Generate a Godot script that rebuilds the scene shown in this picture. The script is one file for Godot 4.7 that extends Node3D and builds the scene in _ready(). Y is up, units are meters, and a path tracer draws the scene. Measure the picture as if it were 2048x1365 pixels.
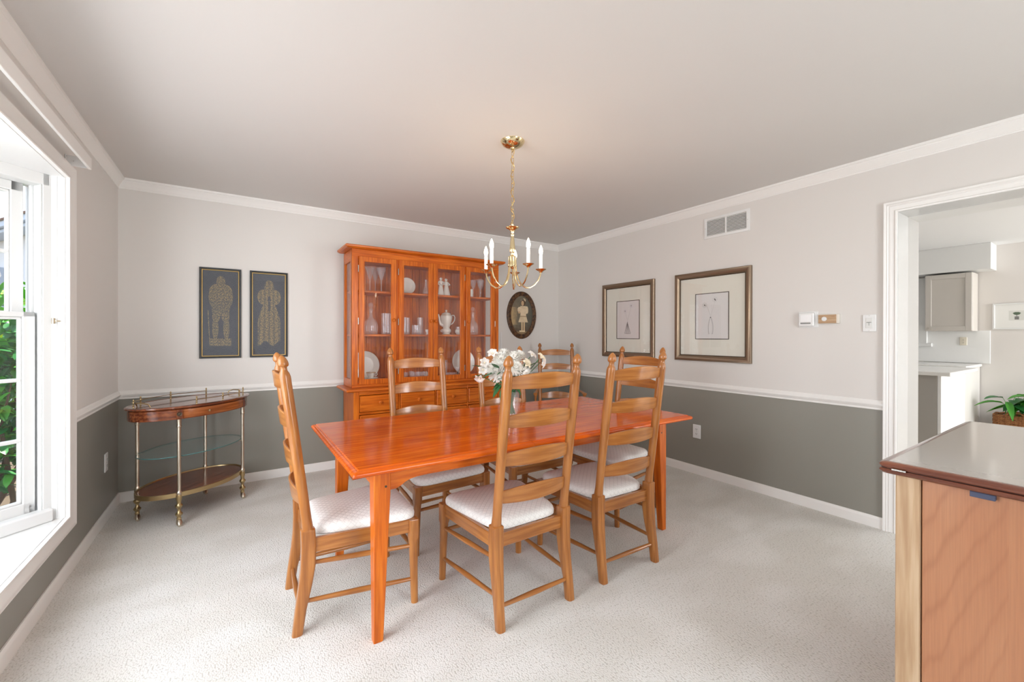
extends Node3D
# Dining room with a bay window, a cherry dining set, a china cabinet and a kitchen beyond. Metres, y up.
# x: along the far wall (0 = window wall), z: towards the viewer (0 = far wall).

const W := 4.2653      # room width
const H := 2.44        # ceiling
const REAR := 6.3      # wall behind the viewer
var rng := RandomNumberGenerator.new()
var tex := {}
var mats := {}

# ---------------------------------------------------------------- mesh builder
class MB:
	var p := PackedVector3Array()     # triangle soup, outward = counter-clockwise
	var x := Transform3D.IDENTITY
	func _init(o := Vector3.ZERO) -> void:
		x.origin = -o
	func tri(a: Vector3, b: Vector3, c: Vector3) -> void:
		p.append(x * a); p.append(x * b); p.append(x * c)
	func quad(a: Vector3, b: Vector3, c: Vector3, d: Vector3) -> void:
		tri(a, b, c); tri(a, c, d)
	func cpoly(o: Vector3, q: Array) -> void:      # convex face turned away from o
		var n: Vector3 = (q[1] - q[0]).cross(q[2] - q[0])
		var flip: bool = n.dot(q[0] - o) < 0.0
		for i in range(1, q.size() - 1):
			if flip: tri(q[0], q[i + 1], q[i])
			else: tri(q[0], q[i], q[i + 1])
	func box(c: Vector3, s: Vector3, bev := 0.0) -> void:
		xbox(Transform3D(Basis.IDENTITY, c), s, bev)
	func bb(a: Vector3, b: Vector3, bev := 0.0) -> void:  # box from corner to corner
		box((a + b) / 2.0, (b - a).abs(), bev)
	func xbox(t: Transform3D, s: Vector3, bev := 0.0) -> void:
		var h := s / 2.0
		var keep := x
		x = x * t
		bev = minf(bev, minf(h.x, minf(h.y, h.z)) * 0.9)
		var o := Vector3.ZERO
		if bev <= 0.0:
			for ax in 3:
				for sg in [-1.0, 1.0]:
					var q := []
					for k in [[-1, -1], [1, -1], [1, 1], [-1, 1]]:
						var v := Vector3.ZERO
						v[ax] = sg * h[ax]; v[(ax + 1) % 3] = k[0] * h[(ax + 1) % 3]; v[(ax + 2) % 3] = k[1] * h[(ax + 2) % 3]
						q.append(v)
					cpoly(o, q)
			x = keep
			return
		var cv := func(sx: float, sy: float, sz: float, ax: int) -> Vector3:
			var v := Vector3(sx * (h.x - bev), sy * (h.y - bev), sz * (h.z - bev))
			v[ax] = [sx, sy, sz][ax] * h[ax]
			return v
		for ax in 3:
			for sg in [-1.0, 1.0]:
				var q := []
				for k in [[-1, -1], [1, -1], [1, 1], [-1, 1]]:
					var s3 := [0.0, 0.0, 0.0]
					s3[ax] = sg; s3[(ax + 1) % 3] = k[0]; s3[(ax + 2) % 3] = k[1]
					q.append(cv.call(s3[0], s3[1], s3[2], ax))
				cpoly(o, q)
			var b := (ax + 1) % 3
			var c := (ax + 2) % 3
			for sb in [-1.0, 1.0]:
				for sc in [-1.0, 1.0]:
					var lo := [0.0, 0.0, 0.0]
					var hi := [0.0, 0.0, 0.0]
					lo[ax] = -1.0; hi[ax] = 1.0
					lo[b] = sb; hi[b] = sb; lo[c] = sc; hi[c] = sc
					cpoly(o, [cv.call(lo[0], lo[1], lo[2], b), cv.call(hi[0], hi[1], hi[2], b), cv.call(hi[0], hi[1], hi[2], c), cv.call(lo[0], lo[1], lo[2], c)])
		for sx in [-1.0, 1.0]:
			for sy in [-1.0, 1.0]:
				for sz in [-1.0, 1.0]:
					cpoly(o, [cv.call(sx, sy, sz, 0), cv.call(sx, sy, sz, 1), cv.call(sx, sy, sz, 2)])
		x = keep
	func bar(a: Vector3, b: Vector3, w: float, h: float, bev := 0.002, up := Vector3.UP) -> void:  # w across, h along up
		var d := (b - a).normalized()
		var side := d.cross(up).normalized()
		var u := side.cross(d).normalized()
		xbox(Transform3D(Basis(side, u, -d), (a + b) / 2.0), Vector3(w, h, a.distance_to(b)), bev)
	func fix(from: int) -> void:                     # turn a closed piece outward
		var vol := 0.0
		var o := p[from] if p.size() > from else Vector3.ZERO
		for i in range(from, p.size(), 3):
			vol += (p[i] - o).dot((p[i + 1] - o).cross(p[i + 2] - o))
		if vol < 0.0:
			for i in range(from, p.size(), 3):
				var t := p[i + 1]; p[i + 1] = p[i + 2]; p[i + 2] = t
	func loft(rings: Array, caps := true, closed := false) -> void:
		var from := p.size()
		var n: int = rings[0].size()
		var m := rings.size()
		for i in range(m if closed else m - 1):
			var a = rings[i]
			var b = rings[(i + 1) % m]
			for j in n:
				quad(a[j], a[(j + 1) % n], b[(j + 1) % n], b[j])
		if caps and not closed:
			var c0 := Vector3.ZERO
			var c1 := Vector3.ZERO
			for j in n:
				c0 += rings[0][j]; c1 += rings[m - 1][j]
			c0 /= n; c1 /= n
			for j in n:
				tri(c0, rings[0][(j + 1) % n], rings[0][j])
				tri(c1, rings[m - 1][j], rings[m - 1][(j + 1) % n])
		fix(from)
	func lathe(prof: Array, n := 24) -> void:        # [r, y]; outside going up
		for i in range(prof.size() - 1):
			var r0: float = prof[i][0]; var y0: float = prof[i][1]
			var r1: float = prof[i + 1][0]; var y1: float = prof[i + 1][1]
			for k in n:
				var a := TAU * k / n
				var b := TAU * (k + 1) / n
				var p0 := Vector3(r0 * cos(a), y0, r0 * sin(a)); var p1 := Vector3(r1 * cos(a), y1, r1 * sin(a))
				var q0 := Vector3(r0 * cos(b), y0, r0 * sin(b)); var q1 := Vector3(r1 * cos(b), y1, r1 * sin(b))
				if r0 > 1e-6: tri(p0, q1, q0) if r1 <= 1e-6 else tri(p0, p1, q1)
				if r0 > 1e-6 and r1 > 1e-6: tri(p0, q1, q0)
				elif r0 <= 1e-6 and r1 > 1e-6: tri(p0, p1, q1)
	func tube(path: Array, rad, n := 8, closed := false, flat := 1.0) -> void:
		var rings := []
		var m := path.size()
		var t0: Vector3 = (path[1] - path[0]).normalized()
		var u := t0.cross(Vector3.UP if absf(t0.y) < 0.9 else Vector3.RIGHT).normalized()
		var t := t0
		for i in m:
			var nt: Vector3
			if closed: nt = (path[(i + 1) % m] - path[(i + m - 1) % m]).normalized()
			else: nt = (path[mini(i + 1, m - 1)] - path[maxi(i - 1, 0)]).normalized()
			u = (u - nt * u.dot(nt)).normalized()
			t = nt
			var v := t.cross(u)
			var r: float = rad[i] if rad is Array else rad
			var ring := PackedVector3Array()
			for k in n:
				var a := TAU * k / n
				ring.append(path[i] + u * (r * cos(a)) + v * (r * flat * sin(a)))
			rings.append(ring)
		loft(rings, true, closed)
	func prism(poly: Array, z0: float, z1: float, bev := 0.0) -> void:   # outline in x,y
		var from := p.size()
		var pts := PackedVector2Array(poly)
		var idx := Geometry2D.triangulate_polygon(pts)
		var n := pts.size()
		var inner := pts
		if bev > 0.0:
			var off := Geometry2D.offset_polygon(pts, -bev, Geometry2D.JOIN_MITER)
			if off.size() == 1 and off[0].size() == n:
				# match the start corner
				var best := 0
				for k in n:
					if off[0][k].distance_to(pts[0]) < off[0][best].distance_to(pts[0]): best = k
				inner = PackedVector2Array()
				for k in n: inner.append(off[0][(best + k) % n])
				idx = Geometry2D.triangulate_polygon(inner)
			else: bev = 0.0
		for i in range(0, idx.size(), 3):
			tri(v3(inner[idx[i]], z0), v3(inner[idx[i + 1]], z0), v3(inner[idx[i + 2]], z0))
			tri(v3(inner[idx[i]], z1), v3(inner[idx[i + 2]], z1), v3(inner[idx[i + 1]], z1))
		var cw := Geometry2D.is_polygon_clockwise(pts)
		var lay := [[pts, z0], [pts, z1]]
		if bev > 0.0: lay = [[inner, z0], [pts, z0 + bev], [pts, z1 - bev], [inner, z1]]
		# caps: make z0 cap face -z
		for i in range(from, from + idx.size() * 2, 6):
			var nn := (p[i + 1] - p[i]).cross(p[i + 2] - p[i])
			var down := x.basis * Vector3(0, 0, -1)
			if nn.dot(down) < 0.0:
				var t := p[i + 1]; p[i + 1] = p[i + 2]; p[i + 2] = t
				t = p[i + 4]; p[i + 4] = p[i + 5]; p[i + 5] = t
		for l in range(lay.size() - 1):
			for j in n:
				var k := (j + 1) % n
				var a := v3(lay[l][0][j], lay[l][1]); var b := v3(lay[l][0][k], lay[l][1])
				var c := v3(lay[l + 1][0][k], lay[l + 1][1]); var d := v3(lay[l + 1][0][j], lay[l + 1][1])
				if cw: quad(b, a, d, c)
				else: quad(a, b, c, d)
	func v3(q: Vector2, z: float) -> Vector3:
		return Vector3(q.x, q.y, z)
	func mould(prof: Array, a: Vector3, b: Vector3, out: Vector3, ma := 0.0, mb := 0.0) -> void:  # prof [u out, v up]; mitre factors
		var d := (b - a).normalized()
		var r0 := PackedVector3Array()
		var r1 := PackedVector3Array()
		for q in prof:
			r0.append(a + out * q[0] + Vector3.UP * q[1] + d * (ma * q[0]))
			r1.append(b + out * q[0] + Vector3.UP * q[1] - d * (mb * q[0]))
		var from := p.size()
		loft([r0, r1], false)
		var p2 := []
		for q in prof: p2.append(Vector2(q[0], q[1]))
		var idx := Geometry2D.triangulate_polygon(PackedVector2Array(p2))
		for i in range(0, idx.size(), 3):
			tri(r0[idx[i]], r0[idx[i + 1]], r0[idx[i + 2]]); tri(r1[idx[i]], r1[idx[i + 2]], r1[idx[i + 1]])
		fix(from)
	func frame(w: float, h: float, prof: Array) -> void:   # picture frame round an opening w x h in x,y; prof [u outwards, z]
		var rings := []
		for c in [[-1, -1], [1, -1], [1, 1], [-1, 1]]:
			var ring := PackedVector3Array()
			for q in prof: ring.append(Vector3(c[0] * (w / 2.0 + q[0]), c[1] * (h / 2.0 + q[0]), q[1]))
			rings.append(ring)
		loft(rings, false, true)
	func mesh(crease := 0.74) -> ArrayMesh:
		var n := p.size()
		var fn := PackedVector3Array()
		fn.resize(n / 3)
		var near := {}
		for i in range(0, n, 3):
			fn[i / 3] = (p[i + 1] - p[i]).cross(p[i + 2] - p[i])
			for k in 3:
				var key := Vector3i((p[i + k] * 20000.0).round())
				if near.has(key): near[key].append(i / 3)
				else: near[key] = [i / 3]
		var vs := PackedVector3Array()
		var ns := PackedVector3Array()
		vs.resize(n); ns.resize(n)
		for i in range(0, n, 3):
			var f := fn[i / 3]
			var fl := f.length()
			for k in 3:
				var s := Vector3.ZERO
				for j in near[Vector3i((p[i + k] * 20000.0).round())]:
					var g := fn[j]
					if g.dot(f) > crease * fl * g.length(): s += g
				var o: int = i + [0, 2, 1][k]      # Godot draws clockwise faces
				vs[o] = p[i + k]
				ns[o] = s.normalized() if s.length() > 0.0 else Vector3.UP
		var arr := []
		arr.resize(Mesh.ARRAY_MAX)
		arr[Mesh.ARRAY_VERTEX] = vs
		arr[Mesh.ARRAY_NORMAL] = ns
		var m := ArrayMesh.new()
		m.add_surface_from_arrays(Mesh.PRIMITIVE_TRIANGLES, arr)
		return m

# ---------------------------------------------------------------- scene helpers
func thing(called: String, label: String, category: String, at := Vector3.ZERO, turn := 0.0, group := "", kind := "") -> Node3D:
	var o := Node3D.new()
	o.name = called
	add_child(o, true)
	o.position = at
	o.rotation.y = turn
	tag(o, label, category, group, kind)
	return o

func tag(o: Node, label: String, category := "", group := "", kind := "") -> void:
	if label: o.set_meta("label", label)
	if category: o.set_meta("category", category)
	if group: o.set_meta("group", group)
	if kind: o.set_meta("kind", kind)

func obj(called: String, m, mat: Material, parent: Node = null, at := Vector3.ZERO) -> MeshInstance3D:
	var o := MeshInstance3D.new()
	o.name = called
	o.mesh = m.mesh() if m is MB else m
	o.material_override = mat
	o.cast_shadow = GeometryInstance3D.SHADOW_CASTING_SETTING_ON
	(parent if parent else self).add_child(o, true)
	o.position = at
	return o

func pieces(called: String, boxes: Array, mt: Material, parent: Node3D, bev := 0.0) -> void:   # each box a part of its own
	for q in boxes:
		var m := MB.new(parent.position)
		m.bb(q[0], q[1], bev)
		obj(called, m, mt, parent)

func struct(called: String, m, mat: Material, label: String, at := Vector3.ZERO) -> MeshInstance3D:
	var o := obj(called, m, mat, null, at)
	tag(o, label, "", "", "structure")
	return o

func quad_uv(w: float, h: float) -> ArrayMesh:     # a flat print facing +z
	var arr := []
	arr.resize(Mesh.ARRAY_MAX)
	var a := Vector3(-w / 2, -h / 2, 0); var b := Vector3(w / 2, -h / 2, 0); var c := Vector3(w / 2, h / 2, 0); var d := Vector3(-w / 2, h / 2, 0)
	arr[Mesh.ARRAY_VERTEX] = PackedVector3Array([a, c, b, a, d, c])
	arr[Mesh.ARRAY_NORMAL] = PackedVector3Array([Vector3.BACK, Vector3.BACK, Vector3.BACK, Vector3.BACK, Vector3.BACK, Vector3.BACK])
	arr[Mesh.ARRAY_TEX_UV] = PackedVector2Array([Vector2(0, 1), Vector2(1, 0), Vector2(1, 1), Vector2(0, 1), Vector2(0, 0), Vector2(1, 0)])
	var m := ArrayMesh.new()
	m.add_surface_from_arrays(Mesh.PRIMITIVE_TRIANGLES, arr)
	return m

func rgb(r: float, g: float, b: float) -> Color:
	return Color(r / 255.0, g / 255.0, b / 255.0)

func mat(c: Color, rough := 0.5, metal := 0.0) -> StandardMaterial3D:
	var m := StandardMaterial3D.new()
	m.albedo_color = c
	m.roughness = rough
	m.metallic = metal
	return m

func noise_tex(key: String, freq: float, octaves: int, stops: Array, size := 512, sd := 1) -> NoiseTexture2D:
	if tex.has(key): return tex[key]
	var n := FastNoiseLite.new()
	n.seed = sd
	n.noise_type = FastNoiseLite.TYPE_SIMPLEX_SMOOTH
	n.frequency = freq
	n.fractal_octaves = octaves
	n.fractal_gain = 0.55
	var g := Gradient.new()
	g.offsets = PackedFloat32Array(stops.map(func(s): return s[0]))
	g.colors = PackedColorArray(stops.map(func(s): return s[1]))
	var t := NoiseTexture2D.new()
	t.width = size; t.height = size
	t.seamless = true
	t.noise = n
	t.color_ramp = g
	tex[key] = t
	return t

func wood(kind: String, axis: int) -> StandardMaterial3D:     # grain runs along the axis in the thing's own frame
	var key := kind + str(axis)
	if mats.has(key): return mats[key]
	var w: Dictionary = {
		"cherry": {"a": rgb(196, 94, 22), "b": rgb(216, 110, 28), "c": rgb(228, 126, 38), "rough": 0.28},
		"top": {"a": rgb(206, 82, 8), "b": rgb(222, 96, 12), "c": rgb(232, 114, 22), "rough": 0.12},
		"honey": {"a": rgb(158, 98, 46), "b": rgb(178, 114, 56), "c": rgb(192, 130, 68), "rough": 0.3},
		"walnut": {"a": rgb(84, 38, 20), "b": rgb(122, 62, 34), "c": rgb(148, 84, 46), "rough": 0.2},
		"drawer": {"a": rgb(136, 74, 38), "b": rgb(160, 92, 50), "c": rgb(176, 108, 62), "rough": 0.22},
		"server": {"a": rgb(166, 108, 74), "b": rgb(182, 124, 88), "c": rgb(192, 136, 98), "rough": 0.35},
		"pale": {"a": rgb(194, 160, 124), "b": rgb(206, 174, 138), "c": rgb(216, 188, 154), "rough": 0.4},
		"edge": {"a": rgb(104, 56, 40), "b": rgb(128, 74, 54), "c": rgb(148, 90, 64), "rough": 0.18},
	}[kind]
	var m := StandardMaterial3D.new()
	m.albedo_texture = noise_tex("grain_" + kind, 0.03, 5, [[0.25, w.a], [0.5, w.b], [0.75, w.c]], 512, 7)
	m.roughness = w.rough
	m.metallic_specular = 0.4
	m.uv1_triplanar = true
	var s := Vector3(2.6, 2.6, 2.6)
	s[axis] = 0.16
	m.uv1_scale = s
	m.uv1_offset = Vector3(0.13, 0.37, 0.71)
	m.detail_enabled = true
	m.detail_blend_mode = BaseMaterial3D.BLEND_MODE_MUL
	m.detail_albedo = noise_tex("figure", 0.012, 3, [[0.2, rgb(232, 226, 222)], [0.8, Color.WHITE]], 256, 3)
	m.detail_uv_layer = BaseMaterial3D.DETAIL_UV_2
	m.uv2_triplanar = true
	var s2 := Vector3(1.6, 1.6, 1.6)
	s2[axis] = 0.5
	m.uv2_scale = s2
	if kind in ["walnut", "edge", "drawer", "honey"]:
		m.clearcoat_enabled = true
		m.clearcoat = 0.6
		m.clearcoat_roughness = 0.12
	mats[key] = m
	return m

func glassy(alpha := 0.03, c := Color.WHITE, rough := 0.0) -> StandardMaterial3D:
	var m := mat(Color(c.r, c.g, c.b, alpha), rough)
	m.transparency = BaseMaterial3D.TRANSPARENCY_ALPHA
	return m

func rounded(n: int, ax: float, az: float, e: float) -> PackedVector2Array:   # superellipse
	var r := PackedVector2Array()
	for k in n:
		var a := TAU * (k + 0.5) / n
		r.append(Vector2(ax * signf(cos(a)) * pow(absf(cos(a)), 2.0 / e), az * signf(sin(a)) * pow(absf(sin(a)), 2.0 / e)))
	return r

func ring_at(c: Vector3, ax: float, az: float, e := 2.0, n := 16) -> PackedVector3Array:
	var r := PackedVector3Array()
	for q in rounded(n, ax, az, e): r.append(c + Vector3(q.x, 0, q.y))
	return r

# ---------------------------------------------------------------- the scene
func _ready() -> void:
	rng.seed = 11
	camera_and_light()
	materials()
	room()
	bay_window()
	kitchen()
	outside()
	china_cabinet()
	cabinet_contents()
	dining_table()
	chairs()
	chandelier()
	flowers()
	bar_cart()
	server()
	pictures()
	fittings()

func camera_and_light() -> void:
	var cam := Camera3D.new()
	cam.name = "camera"
	add_child(cam)
	cam.transform = Transform3D(Basis(Vector3(0.83536978, 0.00175754, 0.54968559), Vector3(-0.00039848, 0.99999656, -0.00259176), Vector3(-0.54968826, 0.00194604, 0.8353676)), Vector3(0.7367, 1.2566, 4.2639))
	cam.projection = Camera3D.PROJECTION_FRUSTUM
	cam.near = 0.05
	cam.far = 200.0
	cam.size = 2.0 * 0.05 * 682.5 / 840.81
	cam.frustum_offset = Vector2(0, -0.05 * 7.95 / 840.81)
	cam.current = true
	var e := Environment.new()
	var sky := Sky.new()
	var sm := ProceduralSkyMaterial.new()
	sm.sky_top_color = rgb(190, 214, 245)
	sm.sky_horizon_color = rgb(246, 248, 252)
	sm.ground_horizon_color = rgb(196, 204, 190)
	sm.ground_bottom_color = rgb(150, 160, 140)
	sm.sky_curve = 0.2
	sky.sky_material = sm
	e.background_mode = Environment.BG_SKY
	e.sky = sky
	e.background_energy_multiplier = 2.2
	e.tonemap_mode = Environment.TONE_MAPPER_LINEAR
	e.tonemap_exposure = 0.95
	e.sdfgi_enabled = true
	e.ssao_enabled = true
	e.ssil_enabled = true
	var we := WorldEnvironment.new()
	we.name = "world"
	we.environment = e
	add_child(we)
	var sun := DirectionalLight3D.new()
	sun.name = "sun"
	sun.light_energy = 5.0
	sun.light_color = rgb(255, 246, 232)
	sun.light_angular_distance = 1.0
	sun.shadow_enabled = true
	sun.sky_mode = DirectionalLight3D.SKY_MODE_LIGHT_ONLY
	add_child(sun)
	sun.look_at_from_position(Vector3(1.4, 4.0, -1.5), Vector3.ZERO)
	# daylight that the windows let in
	area("bay_daylight", Vector3(-0.74, 1.25, 2.6), Vector3(1, -0.28, -0.55), Vector2(1.75, 1.7), 9.5, rgb(246, 250, 255))
	area("side_window_daylight", Vector3(-0.12, 1.3, 5.45), Vector3(1, -0.05, -0.25), Vector2(1.4, 1.8), 0.6, rgb(246, 250, 255))
	area("rear_window_daylight", Vector3(2.5, 1.3, REAR + 0.08), Vector3(-0.15, 0, -1), Vector2(1.1, 2.0), 7.0, rgb(246, 250, 255))
	area("kitchen_daylight", Vector3(7.9, 1.35, 7.9), Vector3(0, -0.05, -1), Vector2(1.6, 2.1), 18.0, rgb(250, 252, 255))

func area(called: String, at: Vector3, dir: Vector3, size: Vector2, energy: float, c: Color) -> void:
	var l := AreaLight3D.new()
	l.name = called
	l.area_size = size
	l.light_energy = energy
	l.light_color = c
	l.area_range = 14.0
	l.shadow_enabled = true
	add_child(l)
	l.look_at_from_position(at, at + dir)

func materials() -> void:
	mats.wall = mat(rgb(226, 222, 217), 0.75)
	mats.dado = mat(rgb(146, 144, 135), 0.42)
	mats.ceiling = mat(rgb(220, 217, 213), 0.8)
	mats.trim = mat(rgb(242, 240, 236), 0.35)
	mats.gloss = mat(rgb(206, 206, 204), 0.12)
	mats.white = mat(rgb(234, 234, 232), 0.4)
	mats.sash = mat(rgb(222, 222, 220), 0.4)
	mats.ceramic = mat(rgb(242, 238, 230), 0.18)
	mats.black = mat(rgb(24, 22, 20), 0.4)
	mats.gold = mat(rgb(206, 172, 112), 0.32, 0.85)
	mats.brass = mat(rgb(236, 216, 172), 0.12, 1.0)
	mats.oldbrass = mat(rgb(214, 204, 186), 0.28, 1.0)
	mats.castbrass = mat(rgb(186, 164, 122), 0.3, 1.0)
	mats.bronze = mat(rgb(150, 132, 112), 0.34, 0.85)
	mats.bronzedark = mat(rgb(74, 60, 46), 0.4, 0.7)
	mats.steel = mat(rgb(190, 186, 178), 0.3, 1.0)
	mats.pane = glassy(0.01)
	mats.pane.metallic_specular = 0.4
	mats.crystal = glassy(0.13, rgb(246, 248, 255), 0.03)
	mats.shelfglass = glassy(0.10, rgb(150, 205, 205), 0.0)
	mats.glassedge = mat(rgb(70, 118, 118), 0.15)
	mats.ceramic.clearcoat_enabled = true
	# carpet: small uneven loops as relief, slow tone on top
	var cell := FastNoiseLite.new()
	cell.seed = 5
	cell.noise_type = FastNoiseLite.TYPE_CELLULAR
	cell.cellular_return_type = FastNoiseLite.RETURN_DISTANCE
	cell.cellular_jitter = 0.9
	cell.frequency = 0.12
	cell.fractal_type = FastNoiseLite.FRACTAL_NONE
	var loops: Array = []
	for stops in [[[0.0, Color.WHITE], [0.55, rgb(150, 150, 150)], [1.0, Color.BLACK]], [[0.0, Color.WHITE], [0.5, rgb(246, 245, 243)], [1.0, rgb(208, 206, 201)]]]:
		var g := Gradient.new()
		g.offsets = PackedFloat32Array(stops.map(func(q): return q[0])); g.colors = PackedColorArray(stops.map(func(q): return q[1]))
		var nt := NoiseTexture2D.new()
		nt.width = 512; nt.height = 512; nt.seamless = true; nt.noise = cell; nt.color_ramp = g
		loops.append(nt)
	var carpet := mat(rgb(236, 235, 231), 1.0)
	carpet.albedo_texture = loops[1]
	carpet.uv1_triplanar = true
	carpet.uv1_world_triplanar = true
	carpet.uv1_scale = Vector3(2.6, 2.6, 2.0)
	carpet.heightmap_enabled = true
	carpet.heightmap_texture = loops[0]
	carpet.heightmap_scale = 0.2
	carpet.specular_mode = BaseMaterial3D.SPECULAR_DISABLED
	carpet.detail_enabled = true
	carpet.detail_blend_mode = BaseMaterial3D.BLEND_MODE_MUL
	carpet.detail_albedo = noise_tex("pile", 0.012, 2, [[0.3, rgb(246, 245, 243)], [0.7, Color.WHITE]], 256, 21)
	carpet.detail_uv_layer = BaseMaterial3D.DETAIL_UV_2
	carpet.uv2_triplanar = true
	carpet.uv2_world_triplanar = true
	carpet.uv2_scale = Vector3(0.45, 0.45, 0.9)
	mats.carpet = carpet
	# quilted seat cloth
	var sq := Image.create(64, 64, false, Image.FORMAT_RGB8)
	var sh := Image.create(64, 64, false, Image.FORMAT_RGB8)
	for y in 64:
		for x in 64:
			var a := absf(fposmod((x + y) / 64.0, 1.0) - 0.5)
			var b := absf(fposmod((x - y) / 64.0, 1.0) - 0.5)
			var d := minf(a, b)
			var t := 1.0 - 0.13 * clampf(1.0 - d / 0.06, 0.0, 1.0)
			sq.set_pixel(x, y, Color(t, t, t))
			var hh := clampf(d / 0.2, 0.0, 1.0)
			sh.set_pixel(x, y, Color(hh, hh, hh))
	var cloth := mat(rgb(242, 241, 236), 0.85)
	cloth.albedo_texture = ImageTexture.create_from_image(sq)
	cloth.uv1_triplanar = true
	cloth.uv1_scale = Vector3(33, 33, 33)
	cloth.heightmap_enabled = true
	cloth.heightmap_texture = ImageTexture.create_from_image(sh)
	cloth.heightmap_scale = 0.06
	mats.cloth = cloth
	var leaf := mat(rgb(70, 150, 50), 0.4)
	leaf.backlight_enabled = true
	leaf.backlight = rgb(110, 150, 40)
	mats.leaf = leaf
	var leaf2 := mat(rgb(40, 112, 52), 0.35)
	leaf2.backlight_enabled = true
	leaf2.backlight = rgb(60, 110, 40)
	mats.leafdark = leaf2
	var leaf3 := mat(rgb(150, 186, 60), 0.4)
	leaf3.backlight_enabled = true
	leaf3.backlight = rgb(170, 180, 60)
	mats.leafyoung = leaf3
	mats.petal = mat(rgb(255, 254, 250), 0.6)
	mats.petal.backlight_enabled = true
	mats.petal.backlight = rgb(215, 214, 208)
	mats.cream = mat(rgb(240, 226, 198), 0.6)
	mats.bark = mat(rgb(88, 70, 54), 0.9)
	mats.kitchen_wall = mat(rgb(228, 223, 218), 0.7)

const CROWN := [[0, -0.077], [0.006, -0.077], [0.008, -0.071], [0.005, -0.068], [0.008, -0.062], [0.012, -0.058], [0.018, -0.046], [0.028, -0.03], [0.034, -0.024], [0.035, -0.019], [0.042, -0.015], [0.0435, -0.004], [0.0435, 0], [0, 0]]
const BASE := [[0, 0], [0.012, 0], [0.012, 0.055], [0.009, 0.062], [0.0095, 0.066], [0.006, 0.0744], [0, 0.0744]]
const RAIL := [[0, 0], [0.008, 0], [0.01, 0.006], [0.008, 0.012], [0.012, 0.018], [0.02, 0.028], [0.022, 0.036], [0.016, 0.042], [0.014, 0.05], [0.008, 0.055], [0.006, 0.062], [0, 0.063]]

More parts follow.
